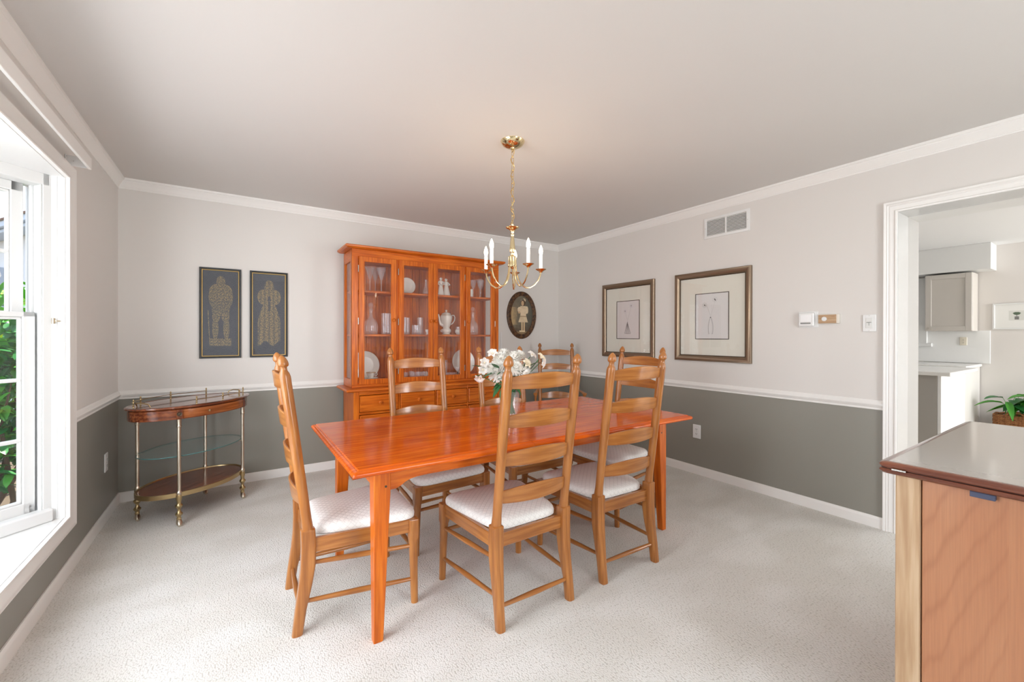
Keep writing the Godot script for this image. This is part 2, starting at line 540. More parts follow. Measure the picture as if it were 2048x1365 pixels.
func room() -> void:
	var t := 0.16
	# floor and ceiling
	var m := MB.new(); m.bb(Vector3(-0.02, -0.12, -0.02), Vector3(W + 0.02, 0, REAR))
	struct("floor", m, mats.carpet, "pale beige looped wall-to-wall carpet of the dining room")
	m = MB.new(); m.bb(Vector3(-0.02, H, -0.02), Vector3(W + 0.02, H + 0.14, REAR))
	struct("ceiling", m, mats.ceiling, "flat warm white painted ceiling of the dining room")
	# two-tone walls: warm light paint above the rail, dark grey-green below
	var ry := 0.79
	var wl := thing("wall_back", "far wall, light beige above a white rail and dark grey below", "", Vector3.ZERO, 0, "", "structure")
	m = MB.new(); m.bb(Vector3(-t, ry, -t), Vector3(W + t, H + 0.1, 0)); obj("upper_wall", m, mats.wall, wl)
	m = MB.new(); m.bb(Vector3(-t, -0.1, -t), Vector3(W + t, ry, 0)); obj("lower_wall", m, mats.dado, wl)
	wl = thing("wall_right", "right-hand wall with the kitchen doorway, beige over dark grey", "", Vector3.ZERO, 0, "", "structure")
	var d0 := 3.375; var d1 := 4.75; var dh := 2.054; var wt := 0.2
	m = MB.new()
	m.bb(Vector3(W, ry, 0), Vector3(W + wt, H + 0.1, d0)); m.bb(Vector3(W, dh, d0), Vector3(W + wt, H + 0.1, d1)); m.bb(Vector3(W, ry, d1), Vector3(W + wt, H + 0.1, REAR))
	obj("upper_wall", m, mats.wall, wl)
	m = MB.new(); m.bb(Vector3(W, -0.1, 0), Vector3(W + wt, ry, d0)); m.bb(Vector3(W, -0.1, d1), Vector3(W + wt, ry, REAR)); obj("lower_wall", m, mats.dado, wl)
	wl = thing("wall_left", "left-hand wall with the bay window, beige over dark grey", "", Vector3.ZERO, 0, "", "structure")
	var b0 := 1.182; var b1 := 4.05; var bs := 0.315; var bt := 2.072; var lt := 0.05
	m = MB.new()
	m.bb(Vector3(-lt, ry, 0), Vector3(0, H + 0.1, b0)); m.bb(Vector3(-lt, bt + 0.015, b0), Vector3(0, H + 0.1, b1)); m.bb(Vector3(-lt, ry, b1), Vector3(0, H + 0.1, 4.75)); m.bb(Vector3(-lt, 2.2, 4.75), Vector3(0, H + 0.1, 6.15)); m.bb(Vector3(-lt, ry, 6.15), Vector3(0, H + 0.1, REAR))
	obj("upper_wall", m, mats.wall, wl)
	m = MB.new(); m.bb(Vector3(-lt, -0.1, 0), Vector3(0, ry, b0)); m.bb(Vector3(-lt, -0.1, b0), Vector3(0, bs - 0.015, b1)); m.bb(Vector3(-lt, -0.1, b1), Vector3(0, ry, 4.75)); m.bb(Vector3(-lt, -0.1, 4.75), Vector3(0, 0.4, 6.15)); m.bb(Vector3(-lt, -0.1, 6.15), Vector3(0, ry, REAR)); obj("lower_wall", m, mats.dado, wl)
	# the wall behind the viewer
	wl = thing("wall_rear", "wall behind the viewer with a tall window", "", Vector3.ZERO, 0, "", "structure")
	m = MB.new(); m.bb(Vector3(-t, -0.1, REAR), Vector3(1.95, H + 0.1, REAR + t)); m.bb(Vector3(3.05, -0.1, REAR), Vector3(W + wt, H + 0.1, REAR + t)); m.bb(Vector3(1.95, -0.1, REAR), Vector3(3.05, 0.3, REAR + t)); m.bb(Vector3(1.95, 2.3, REAR), Vector3(3.05, H + 0.1, REAR + t)); obj("upper_wall", m, mats.wall, wl)
	# baseboards
	m = MB.new(); m.mould(BASE, Vector3(0, 0, 0), Vector3(W, 0, 0), Vector3.BACK, 1, 1); struct("baseboard_back", m, mats.trim, "white baseboard along the far wall")
	m = MB.new(); m.mould(BASE, Vector3(0, 0, REAR), Vector3(0, 0, 0), Vector3.RIGHT, 0, 1); struct("baseboard_left", m, mats.trim, "white baseboard along the window wall")
	m = MB.new(); m.mould(BASE, Vector3(W, 0, 0), Vector3(W, 0, 3.31), Vector3.LEFT, 1, 0); struct("baseboard_right", m, mats.trim, "white baseboard along the right-hand wall")
	# chair rail
	var ru := 0.777
	m = MB.new(); m.mould(RAIL, Vector3(0, ru, 0), Vector3(W, ru, 0), Vector3.BACK, 1, 1); struct("trim_1", m, mats.trim, "white chair rail moulding across the far wall")
	m = MB.new(); m.mould(RAIL, Vector3(0, ru, 1.082), Vector3(0, ru, 0), Vector3.RIGHT, 0, 1); struct("trim_2", m, mats.trim, "short white chair rail between window casing and corner")
	m = MB.new(); m.mould(RAIL, Vector3(W, ru, 0), Vector3(W, ru, 3.31), Vector3.LEFT, 1, 0); struct("trim_3", m, mats.trim, "white chair rail moulding along the right-hand wall")
	# crown
	m = MB.new(); m.mould(CROWN, Vector3(0, H, 0), Vector3(W, H, 0), Vector3.BACK, 1, 1); struct("trim_4", m, mats.trim, "white crown moulding above the far wall")
	m = MB.new(); m.mould(CROWN, Vector3(0, H, REAR), Vector3(0, H, 0), Vector3.RIGHT, 0, 1); struct("trim_5", m, mats.trim, "white crown moulding above the window wall")
	m = MB.new(); m.mould(CROWN, Vector3(W, H, 0), Vector3(W, H, REAR), Vector3.LEFT, 1, 0); struct("trim_6", m, mats.trim, "white crown moulding above the right-hand wall")
	# doorway casing (ribbed), jamb
	var dw := thing("door_1", "wide cased opening from the dining room to the kitchen", "", Vector3(W, 0, d0), 0, "", "structure")
	var cp := [[0.0, 0.0], [0.0, 0.014], [0.008, 0.018], [0.014, 0.012], [0.03, 0.013], [0.036, 0.016], [0.042, 0.013], [0.048, 0.018], [0.054, 0.016], [0.06, 0.021], [0.066, 0.021], [0.066, 0.0]]
	var cas := MB.new(dw.position)
	var ri := []
	for c in [[d0, 0.0, -1.0, 0.0], [d0, dh, -1.0, 1.0], [d1, dh, 1.0, 1.0], [d1, 0.0, 1.0, 0.0]]:
		var ring := PackedVector3Array()
		for q in cp: ring.append(Vector3(W - q[1], c[1] + c[3] * q[0], c[0] + c[2] * q[0]))
		ri.append(ring)
	cas.loft(ri)
	obj("casing", cas, mats.trim, dw)
	m = MB.new(dw.position); m.bb(Vector3(W - 0.004, 0, d0 - 0.012), Vector3(W + wt + 0.004, dh, d0 + 0.002), 0.002); m.bb(Vector3(W - 0.004, dh - 0.002, d0), Vector3(W + wt + 0.004, dh + 0.012, d1), 0.002)
	obj("jamb", m, mats.gloss, dw)
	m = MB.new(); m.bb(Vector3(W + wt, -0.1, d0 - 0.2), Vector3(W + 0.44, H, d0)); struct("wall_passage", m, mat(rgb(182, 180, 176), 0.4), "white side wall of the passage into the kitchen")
	m = MB.new(); m.bb(Vector3(W + wt, dh, d0), Vector3(W + 0.44, H + 0.1, 5.2)); struct("trim_7", m, mats.white, "white boxed header over the kitchen passage")

func bay_window() -> void:
	var b0 := 1.182; var b1 := 4.05; var bs := 0.315; var bt := 2.072
	var w := thing("window_1", "white angled bay window with divided sashes in the left wall", "", Vector3(0, 0, 1.182), 0, "", "structure")
	# casing round the opening in the room
	var cp := [[0.0, 0.0], [0.0, 0.02], [0.006, 0.023], [0.012, 0.02], [0.03, 0.014], [0.075, 0.02], [0.085, 0.026], [0.095, 0.024], [0.101, 0.016], [0.101, 0.0]]
	var m := MB.new(w.position)
	var rings := []
	for c in [[b0, bs, -1.0, -1.0], [b0, bt, -1.0, 1.0], [b1, bt, 1.0, 1.0], [b1, bs, 1.0, -1.0]]:
		var ring := PackedVector3Array()
		for q in cp: ring.append(Vector3(q[1], c[1] + c[3] * q[0] * 0.76, c[0] + c[2] * q[0]))
		rings.append(ring)
	m.loft(rings, false, true)
	obj("casing", m, mats.trim, w)
	# seat board and head board of the bay
	var depth := 0.55
	var out := [Vector2(0.0, b0), Vector2(-0.05, b0), Vector2(-depth, b0 + 0.51), Vector2(-depth, b1 - 0.51), Vector2(-0.05, b1), Vector2(0.0, b1)]
	var pts := PackedVector3Array()
	for lv in [[bs - 0.015, bs + 0.002, "seat_board"], [bt - 0.002, bt + 0.015, "head_board"]]:
		m = MB.new(w.position)
		var r0 := PackedVector3Array(); var r1 := PackedVector3Array()
		for q in out:
			var px: float = q.x - (0.1 if q.x < -0.3 else 0.0)
			r0.append(Vector3(px, lv[0], q.y)); r1.append(Vector3(px, lv[1], q.y))
		m.loft([r0, r1])
		obj(lv[2], m, mats.white, w)
	# jamb strips between casing and flank frames
	m = MB.new(w.position)
	m.bb(Vector3(-0.06, bs, b0 - 0.03), Vector3(0.004, bt, b0 + 0.004), 0.001); m.bb(Vector3(-0.03, bs, b0), Vector3(-0.024, bt, b0 + 0.0065), 0.001)
	m.bb(Vector3(-0.06, bs, b1 - 0.004), Vector3(0.004, bt, b1 + 0.03), 0.001)
	obj("jamb", m, mats.sash, w)
	# three window units: two flanks at 45 degrees and the centre
	flank(w, Vector3(-0.05, 0, b0 + 0.008), Vector3(-0.7071, 0, 0.7071), 0.70, 2)
	flank(w, Vector3(-depth, 0, b0 + 0.51), Vector3(0, 0, 1), (b1 - b0 - 1.02) / 2.0, 3)
	flank(w, Vector3(-depth, 0, (b0 + b1) / 2.0), Vector3(0, 0, 1), (b1 - b0 - 1.02) / 2.0, 3)
	flank(w, Vector3(-depth, 0, b1 - 0.51), Vector3(0.7071, 0, 0.7071), 0.70, 2)
	# small sash latch
	m = MB.new(w.position)
	m.x = m.x * Transform3D(Basis(Vector3.UP, PI * 0.25), Vector3(-0.035, 1.33, b0 + 0.02))
	m.box(Vector3(0, 0, 0), Vector3(0.012, 0.03, 0.012), 0.002); m.box(Vector3(0.012, 0.0, 0.01), Vector3(0.02, 0.008, 0.008), 0.002)
	obj("latch", m, mats.oldbrass, w)

func flank(w: Node3D, p0: Vector3, e: Vector3, width: float, cols: int) -> void:
	# e runs along the window; n points outdoors
	var n := Vector3.UP.cross(e)
	if n.dot(Vector3(-1, 0, 0)) < 0.0: n = -n
	var base := Transform3D(Basis(e, Vector3.UP, e.cross(Vector3.UP)), p0 - w.position)
	var s := 1.0 if (e.cross(Vector3.UP)).dot(n) > 0.0 else -1.0     # local z * s = outdoors
	var u := func(a: float, b: float, y0: float, y1: float, z0: float, z1: float, m: MB, bev := 0.003) -> void:
		m.bb(Vector3(a, y0, s * z0), Vector3(b, y1, s * z1), bev)
	# outer frame
	var m := MB.new(); m.x = base
	u.call(-0.012, 0.028, 0.315, 2.072, 0.0, 0.12, m); u.call(width - 0.028, width + 0.012, 0.315, 2.072, 0.0, 0.12, m)
	u.call(0.0, width, 2.012, 2.072, 0.0, 0.12, m); u.call(0.0, width, 0.30, 0.36, 0.02, 0.12, m)
	u.call(0.028, 0.033, 0.36, 2.012, 0.012, 0.03, m, 0.002); u.call(0.028, 0.04, 0.36, 2.012, 0.062, 0.075, m, 0.002)
	u.call(0.033, 0.037, 0.36, 2.012, 0.0, 0.005, m, 0.001)
	obj("frame", m, mats.sash, w)
	m = MB.new(); m.x = base
	u.call(0.0, width, 0.316, 0.381, -0.03, 0.03, m, 0.008)
	obj("stool", m, mats.sash, w)
	# lower sash in front, upper sash behind
	for k in [[0.375, 1.372, 0.442, 1.335, 0.03, 3, 0.039], [1.335, 2.012, 1.376, 1.955, 0.075, 2, 0.058]]:
		var z: float = k[4]
		var a: float = k[6]
		m = MB.new(); m.x = base
		u.call(a, a + 0.047, k[0], k[1], z, z + 0.035, m); u.call(width - a - 0.047, width - a, k[0], k[1], z, z + 0.035, m)
		u.call(a, width - a, k[0], k[2] - 0.012, z, z + 0.035, m); u.call(a, width - a, k[3] + 0.012, k[1], z, z + 0.035, m)
		var g0 := a + 0.047; var g1 := width - a - 0.047
		u.call(g0, g0 + 0.009, k[2] - 0.012, k[3] + 0.012, z + 0.006, z + 0.03, m, 0.003); u.call(g1 - 0.009, g1, k[2] - 0.012, k[3] + 0.012, z + 0.006, z + 0.03, m, 0.003)
		u.call(g0, g1, k[2] - 0.012, k[2], z + 0.006, z + 0.03, m, 0.003); u.call(g0, g1, k[3], k[3] + 0.012, z + 0.006, z + 0.03, m, 0.003)
		obj("sash", m, mats.sash, w)
		for r in range(1, k[5]):
			var yy: float = lerpf(k[2], k[3], float(r) / k[5])
			m = MB.new(); m.x = base
			u.call(g0, g1, yy - 0.009, yy + 0.009, z + 0.006, z + 0.03, m, 0.004)
			obj("muntin", m, mats.sash, w)
		for c in range(1, cols):
			var xx := lerpf(g0, g1, float(c) / cols)
			m = MB.new(); m.x = base
			u.call(xx - 0.009, xx + 0.009, k[2], k[3], z + 0.008, z + 0.028, m, 0.004)
			obj("muntin", m, mats.sash, w)
		m = MB.new(); m.x = base
		u.call(g0 + 0.001, g1 - 0.001, k[2] - 0.008, k[3] + 0.008, z + 0.016, z + 0.019, m, 0.0)
		obj("pane", m, mats.pane, w)

func kitchen() -> void:
	var x0 := W + 0.44; var x1 := 8.92; var z0 := 0.6; var z1 := 8.0
	var m := MB.new(); m.bb(Vector3(W + 0.2, -0.12, z0), Vector3(x1 + 0.1, -0.002, z1)); struct("kitchen_floor", m, mat(rgb(222, 212, 198), 0.35), "light floor of the kitchen beyond the doorway")
	m = MB.new(); m.bb(Vector3(W + 0.2, H, z0), Vector3(x1 + 0.1, H + 0.14, z1)); struct("kitchen_ceiling", m, mat(rgb(240, 240, 240), 0.7), "white kitchen ceiling seen through the doorway")
	m = MB.new(); m.bb(Vector3(x1, -0.1, z0), Vector3(x1 + 0.12, H + 0.1, z1)); struct("wall_kitchen", m, mats.kitchen_wall, "beige end wall of the kitchen")
	m = MB.new(); m.bb(Vector3(W + 0.2, -0.1, z0 - 0.12), Vector3(x1 + 0.1, H + 0.1, z0)); struct("wall_kitchen_side", m, mats.kitchen_wall, "hidden side wall of the kitchen")
	m = MB.new()
	m.bb(Vector3(W + 0.2, -0.1, z1), Vector3(7.0, H + 0.1, z1 + 0.12)); m.bb(Vector3(8.7, -0.1, z1), Vector3(x1 + 0.12, H + 0.1, z1 + 0.12)); m.bb(Vector3(7.0, 2.3, z1), Vector3(8.7, H + 0.1, z1 + 0.12))
	struct("wall_kitchen_window", m, mats.kitchen_wall, "kitchen wall with a patio door opening")
	m = MB.new(); m.bb(Vector3(W + 0.2, -0.1, REAR), Vector3(W + 0.3, H + 0.1, z1)); struct("wall_kitchen_near", m, mats.kitchen_wall, "near wall of the kitchen")
	m = MB.new(); m.bb(Vector3(8.585, 2.11, z0), Vector3(x1, H, 3.17), 0.004); struct("trim_8", m, mats.white, "boxed soffit above the kitchen wall cabinet")
	m = MB.new(); m.bb(Vector3(x1 - 0.012, 0.91, z0), Vector3(x1, 1.34, 3.12), 0.002); struct("trim_9", m, mat(rgb(246, 246, 244), 0.2), "white backsplash behind the kitchen counter")
	# wall cabinet
	var c := thing("wall_cabinet", "grey shaker kitchen wall cabinet under the soffit", "cabinet", Vector3(8.75, 1.335, 2.79))
	m = MB.new(c.position); m.bb(Vector3(8.62, 1.335, 2.565), Vector3(8.905, 2.09, 3.01), 0.003); obj("body", m, mat(rgb(214, 208, 200), 0.4), c)
	var grey := mat(rgb(204, 198, 190), 0.45)
	m = MB.new(c.position)
	for q in [[2.57, 2.63, 1.34, 2.085], [2.945, 3.005, 1.34, 2.085], [2.63, 2.945, 1.34, 1.40], [2.63, 2.945, 2.025, 2.085]]: m.bb(Vector3(8.6, q[2], q[0]), Vector3(8.619, q[3], q[1]), 0.003)
	m.bb(Vector3(8.611, 1.39, 2.62), Vector3(8.619, 2.035, 2.955))
	var d := obj("door", m, grey, c)
	m = MB.new(c.position); m.x = m.x * Transform3D(Basis(Vector3.BACK, PI / 2), Vector3(8.6, 1.375, 2.60)); m.lathe([[0.0, 0.0], [0.006, 0.0], [0.006, 0.014], [0.014, 0.018], [0.014, 0.024], [0.0, 0.028]], 12); obj("knob", m, mats.steel, d)
	# kitchen window beside the cabinet
	var kw := thing("window_2", "white cased kitchen window left of the wall cabinet", "", Vector3(8.9, 1.2, 2.2), 0, "", "structure")
	m = MB.new(kw.position)
	m.bb(Vector3(8.88, 1.15, 2.42), Vector3(8.918, 2.09, 2.53), 0.006); m.bb(Vector3(8.87, 1.12, 1.3), Vector3(8.918, 1.17, 2.58), 0.006); m.bb(Vector3(8.88, 1.15, 1.3), Vector3(8.918, 2.09, 1.41), 0.006); m.bb(Vector3(8.88, 2.03, 1.41), Vector3(8.918, 2.09, 2.42), 0.006)
	obj("casing", m, mats.white, kw)
	m = MB.new(kw.position); m.bb(Vector3(8.9, 1.17, 1.41), Vector3(8.915, 2.03, 2.42)); obj("sash", m, mat(rgb(236, 240, 246), 0.2), kw)
	# worktop against the end wall
	c = thing("base_cabinet", "white kitchen base cabinet against the end wall", "cabinet", Vector3(8.6, 0, 2.0))
	m = MB.new(c.position); m.bb(Vector3(8.12, 0.1, 0.9), Vector3(8.905, 0.869, 3.03), 0.003); obj("body", m, mat(rgb(226, 224, 218), 0.4), c)
	m = MB.new(c.position); m.bb(Vector3(8.18, 0.0, 0.9), Vector3(8.9, 0.1, 3.02)); obj("plinth", m, mats.white, c)
	c = thing("worktop", "white kitchen worktop along the end wall", "worktop", Vector3(8.56, 0.87, 2.0))
	m = MB.new(c.position); m.bb(Vector3(8.06, 0.871, 0.9), Vector3(8.905, 0.905, 3.05), 0.004); obj("slab", m, mat(rgb(244, 243, 240), 0.2), c)
	# peninsula
	c = thing("kitchen_peninsula", "white kitchen peninsula with a square end, in front of the worktop", "counter", Vector3(7.1, 0, 2.2))
	m = MB.new(c.position); m.bb(Vector3(6.67, 0.862, 0.9), Vector3(7.88, 0.90, 3.17), 0.004); obj("countertop", m, mat(rgb(240, 239, 236), 0.22), c)
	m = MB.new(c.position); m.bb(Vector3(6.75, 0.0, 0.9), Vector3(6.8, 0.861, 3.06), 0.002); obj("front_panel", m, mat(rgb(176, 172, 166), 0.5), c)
	m = MB.new(c.position); m.bb(Vector3(6.752, 0.0, 3.061), Vector3(7.75, 0.861, 3.09), 0.003); obj("end_panel", m, mat(rgb(246, 246, 246), 0.35), c)
	m = MB.new(c.position); m.bb(Vector3(6.8, 0.08, 0.9), Vector3(7.74, 0.860, 3.06)); obj("body", m, mats.white, c)
	# small outlet on the backsplash
	c = thing("kitchen_outlet", "tiny cream outlet on the kitchen backsplash under the wall cabinet", "outlet", Vector3(8.905, 1.2, 2.88), -PI / 2)
	plate(c, 0.07, 0.11, mat(rgb(232, 224, 206), 0.4))
	# framed print of a little tree
	c = thing("tree_print", "small framed print of a potted tree on the kitchen wall", "picture", Vector3(8.92, 1.52, 3.39), -PI / 2)
	m = MB.new(); m.frame(0.47, 0.30, [[-0.004, 0.0], [-0.004, 0.016], [0.0, 0.02], [0.014, 0.02], [0.016, 0.016], [0.016, 0.0]]); obj("frame", m, mats.white, c)
	var im := Image.create(120, 80, false, Image.FORMAT_RGB8)
	im.fill(rgb(238, 237, 233))
	im.fill_rect(Rect2i(31, 22, 32, 32), rgb(222, 222, 216))
	for y in 80:
		for x in 120:
			var q := Vector2((x - 47.0) / 7.5, (y - 31.0) / 4.6)
			if q.length() < 1.0 - 0.3 * absf(q.x) * signf(q.y) * 0.3: im.set_pixel(x, y, rgb(92, 108, 88))
			if absf(x - 47) < 1 and y > 34 and y < 42: im.set_pixel(x, y, rgb(80, 84, 76))
			if absf(x - 47) < 5 and y >= 41 and y < 51: im.set_pixel(x, y, rgb(126, 124, 120))
	obj("print", quad_uv(0.478, 0.308), print_mat(im), c, Vector3(0, 0, 0.008))
	m = MB.new(); m.box(Vector3(0, 0, 0.004), Vector3(0.47, 0.3, 0.006)); obj("backing", m, mats.white, c)
	# plant in a wicker trough
	plant()

func print_mat(im: Image, rough := 0.8) -> StandardMaterial3D:
	var m := mat(Color.WHITE, rough)
	m.albedo_texture = ImageTexture.create_from_image(im)
	return m

func leaf_mesh(l: float, w: float, bend: float, fold: float, pointed := 1.0) -> ArrayMesh:   # lies along +z from the origin, tip drooping
	var m := MB.new()
	var rows := []
	var n := 6
	for i in n + 1:
		var t := float(i) / n
		var half := w * 0.5 * pow(sin(PI * pow(t, 0.8)), 0.75 * pointed) if i > 0 and i < n else 0.002
		var y := -bend * t * t
		rows.append([Vector3(-half, y + fold * half, l * t), Vector3(0, y, l * t), Vector3(half, y + fold * half, l * t)])
	var th := Vector3(0, -0.0012, 0)
	for i in n:
		for k in 2:
			m.quad(rows[i][k], rows[i + 1][k], rows[i + 1][k + 1], rows[i][k + 1])
			m.quad(rows[i][k] + th, rows[i][k + 1] + th, rows[i + 1][k + 1] + th, rows[i + 1][k] + th)
	return m.mesh(0.5)

func plant() -> void:
	var c := thing("wicker_basket", "brown woven wicker trough with looped handles holding the leafy plant", "basket", Vector3(8.7, 0, 3.55))
	var straw := mat(rgb(176, 124, 78), 0.8)
	straw.albedo_texture = noise_tex("straw", 0.05, 3, [[0.3, rgb(150, 112, 84)], [0.6, Color.WHITE]], 256, 5)
	straw.uv1_triplanar = true
	straw.uv1_scale = Vector3(4, 14, 4)
	var hh := 0.3
	for k in 12:
		var m := MB.new(c.position)
		var y := 0.015 + k * (hh - 0.02) / 11.0
		var path := []
		for a in 40:
			var q := rounded(40, 0.15, 0.36, 5.0)[a]
			path.append(Vector3(8.7 + q.x + 0.002 * sin(a * 3.0 + k), y + 0.004 * sin(a * PI / 2.0 + k * PI), 3.55 + q.y))
		m.tube(path, 0.0155, 6, true)
		obj("woven_coil", m, straw, c)
	for s in [-0.18, 0.22]:
		var m := MB.new(c.position)
		var path := []
		for i in 9:
			var a := PI * i / 8.0
			path.append(Vector3(8.55, hh - 0.015 + 0.07 * sin(a), 3.55 + s - 0.075 * cos(a)))
		m.tube(path, 0.012, 6); obj("handle", m, straw, c)
	var m2 := MB.new(c.position); m2.bb(Vector3(8.57, 0.01, 3.22), Vector3(8.83, 0.25, 3.88)); obj("soil", m2, mat(rgb(52, 40, 30), 1.0), c)
	c = thing("peace_lily", "leafy green houseplant growing out of the wicker trough", "plant", Vector3(8.7, 0.25, 3.5))
	var kinds := [leaf_mesh(0.26, 0.075, 0.09, 0.5), leaf_mesh(0.22, 0.085, 0.05, 0.4), leaf_mesh(0.28, 0.065, 0.13, 0.6)]
	for k in 46:
		var a := rng.randf_range(0, TAU)
		var r := rng.randf_range(0.03, 0.14)
		var z := rng.randf_range(-0.26, 0.28)
		var lean := rng.randf_range(0.1, 0.5)
		var b := Vector3(r * cos(a) * 0.7, 0.0, z)
		var ht := rng.randf_range(0.14, 0.32)
		var tip := b + Vector3(cos(a) * lean * ht, ht, sin(a) * lean * ht)
		if cos(a) > 0.2: a = PI - a
		tip = b + Vector3(cos(a) * lean * ht, ht, sin(a) * lean * ht)
		var m := MB.new()
		m.tube([b, b.lerp(tip, 0.5) + Vector3(0, 0.03, 0), tip], [0.004, 0.003, 0.002], 5)
		obj("stem", m, mats.leaf, c)
		var lf := obj("leaf", kinds[k % 3], [mats.leaf, mats.leafdark, mats.leaf][k % 3], c, tip)
		lf.basis = Basis(Vector3.UP, PI / 2 - a) * Basis(Vector3.RIGHT, rng.randf_range(-0.35, 0.3))

func outside() -> void:
	var m := MB.new(); m.bb(Vector3(-30, -0.6, -30), Vector3(-0.7, -0.4, 30)); struct("ground", m, mat(rgb(84, 72, 56), 0.95), "lawn and soil outside the window")
	# neighbouring house: eave runs towards us at the right
	var e := Vector3(0.5192, 0, 0.8546)
	var n := Vector3(0.8546, 0, -0.5192)       # towards the viewer's window
	if n.dot(Vector3(0.7, 0, 4.2) - Vector3(-3.1, 0, -8.2)) < 0.0: n = -n
	var h := thing("neighbour_house", "white sided house with a brown shingled roof outside the window", "house", Vector3(-3.1, -0.4, -8.2))
	var b := Transform3D(Basis(e, Vector3.UP, n), Vector3.ZERO)   # local x along the eave, z outwards
	if b.basis.determinant() < 0.0: b.basis.x = -b.basis.x
	var sid := mat(rgb(236, 238, 240), 0.6)
	m = MB.new(); m.x = b
	for k in 30:
		var y := 0.1 + k * 0.12
		m.xbox(Transform3D(Basis(Vector3.RIGHT, 0.06), Vector3(-1.0, y + 0.06, -0.06)), Vector3(9, 0.125, 0.02))
	m.bb(Vector3(-5.5, 0, -3.0), Vector3(3.5, 3.75, -0.08))
	obj("siding", m, sid, h)
	m = MB.new(); m.x = b
	m.bb(Vector3(-5.7, 3.62, -0.1), Vector3(3.7, 3.78, 0.28), 0.01); m.bb(Vector3(-5.7, 3.55, -0.1), Vector3(3.7, 3.62, 0.22), 0.01)
	obj("fascia", m, mat(rgb(206, 220, 236), 0.5), h)
	var sg := mat(rgb(196, 172, 158), 0.9)
	sg.albedo_texture = noise_tex("shingle", 0.05, 2, [[0.3, rgb(170, 150, 145)], [0.7, Color.WHITE]], 256, 9)
	sg.uv1_triplanar = true
	sg.uv1_scale = Vector3(0.8, 0.8, 0.8)
	m = MB.new(); m.x = b
	for k in 16:
		var t := Transform3D(Basis(Vector3.RIGHT, 0.50), Vector3(-1.0, 3.80 + k * 0.10, 0.2 - k * 0.19))
		m.xbox(t, Vector3(9.4, 0.03, 0.25))
	obj("roof_shingles", m, sg, h)
	m = MB.new(); m.x = b; m.bb(Vector3(-0.35, 0.9, -0.02), Vector3(0.0, 3.0, 0.05), 0.01); m.x = m.x
	obj("window_trim", m, mat(rgb(180, 190, 205), 0.5), h)
	# evergreen shrubs close to the bay
	var kinds := [leaf_mesh(0.125, 0.056, 0.02, 0.22, 0.7), leaf_mesh(0.11, 0.05, 0.035, 0.28, 0.7), leaf_mesh(0.14, 0.06, 0.012, 0.15, 0.7)]
	var plan := [
		["rhododendron", "glossy broad-leaved evergreen shrub right outside the bay window", Vector3(-0.78, -0.4, -0.42), 0.40, 2.2, 0.45],
		["rhododendron", "second evergreen shrub standing just behind the one at the window", Vector3(-1.15, -0.4, -1.35), 0.55, 2.1, 0.3],
		["hedge_shrub", "dark evergreen shrub farthest from the bay window", Vector3(-1.75, -0.4, -2.6), 0.8, 2.0, 0.2],
	]
	for q in plan:
		var s := thing(q[0], q[1], "shrub", q[2], 0, "evergreen shrubs outside the window")
		var rad: float = q[3]
		for k in 8:
			var a := TAU * k / 8.0 + rng.randf_range(-0.2, 0.2)
			var f := rng.randf_range(0.5, 1.0)
			m = MB.new(); m.tube([Vector3(cos(a) * 0.05, 0, sin(a) * 0.05), Vector3(cos(a) * rad * 0.5, 0.45, sin(a) * rad * 0.5), Vector3(cos(a + 0.4) * rad * f * 0.8, 1.0, sin(a + 0.4) * rad * f * 0.8), Vector3(cos(a + 0.3) * rad * f, rng.randf_range(1.3, 1.8), sin(a + 0.3) * rad * f)], [0.022, 0.016, 0.011, 0.004], 6)
			obj("branch", m, mats.bark, s)
		for k in 50:
			var a := rng.randf_range(0, TAU)
			var r := rad * sqrt(rng.randf_range(0.15, 1.0))
			var y := lerpf(0.72, q[4] - 0.12, k / 49.0) + rng.randf_range(-0.08, 0.08)
			if k % 9 == 0: y = rng.randf_range(0.45, 0.8)
			var p := Vector3(cos(a) * r, y, sin(a) * r)
			if p.x + s.position.x + p.z + s.position.z > 0.95: p.x -= p.x + s.position.x + p.z + s.position.z - 0.95
			if p.x + s.position.x > -0.34: p.x = -0.34 - s.position.x
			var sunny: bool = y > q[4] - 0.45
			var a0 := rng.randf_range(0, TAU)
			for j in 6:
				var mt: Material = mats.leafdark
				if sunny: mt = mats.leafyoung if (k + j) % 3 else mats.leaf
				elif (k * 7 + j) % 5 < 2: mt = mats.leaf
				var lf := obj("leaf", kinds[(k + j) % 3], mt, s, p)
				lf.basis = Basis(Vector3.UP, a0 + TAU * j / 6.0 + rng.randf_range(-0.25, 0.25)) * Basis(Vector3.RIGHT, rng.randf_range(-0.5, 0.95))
		# the leaves past the three hundred, one mass for each tone
		for tone in 2:
			var mm := MultiMesh.new()
			mm.transform_format = MultiMesh.TRANSFORM_3D
			mm.mesh = kinds[tone]
			mm.instance_count = 520
			for k in 520:
				var a := rng.randf_range(0, TAU)
				var r := rad * sqrt(rng.randf_range(0.0, 1.0))
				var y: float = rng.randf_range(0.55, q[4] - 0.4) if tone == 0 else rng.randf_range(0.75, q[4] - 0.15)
				var p := Vector3(cos(a) * r, y, sin(a) * r)
				if p.x + s.position.x + p.z + s.position.z > 0.95: p.x -= p.x + s.position.x + p.z + s.position.z - 0.95
				if p.x + s.position.x > -0.34: p.x = -0.34 - s.position.x
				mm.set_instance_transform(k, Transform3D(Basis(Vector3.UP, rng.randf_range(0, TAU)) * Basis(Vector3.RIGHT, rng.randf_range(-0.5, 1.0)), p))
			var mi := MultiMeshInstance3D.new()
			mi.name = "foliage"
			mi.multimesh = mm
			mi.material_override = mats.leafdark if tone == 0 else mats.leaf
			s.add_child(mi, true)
			mi.set_meta("kind", "stuff")

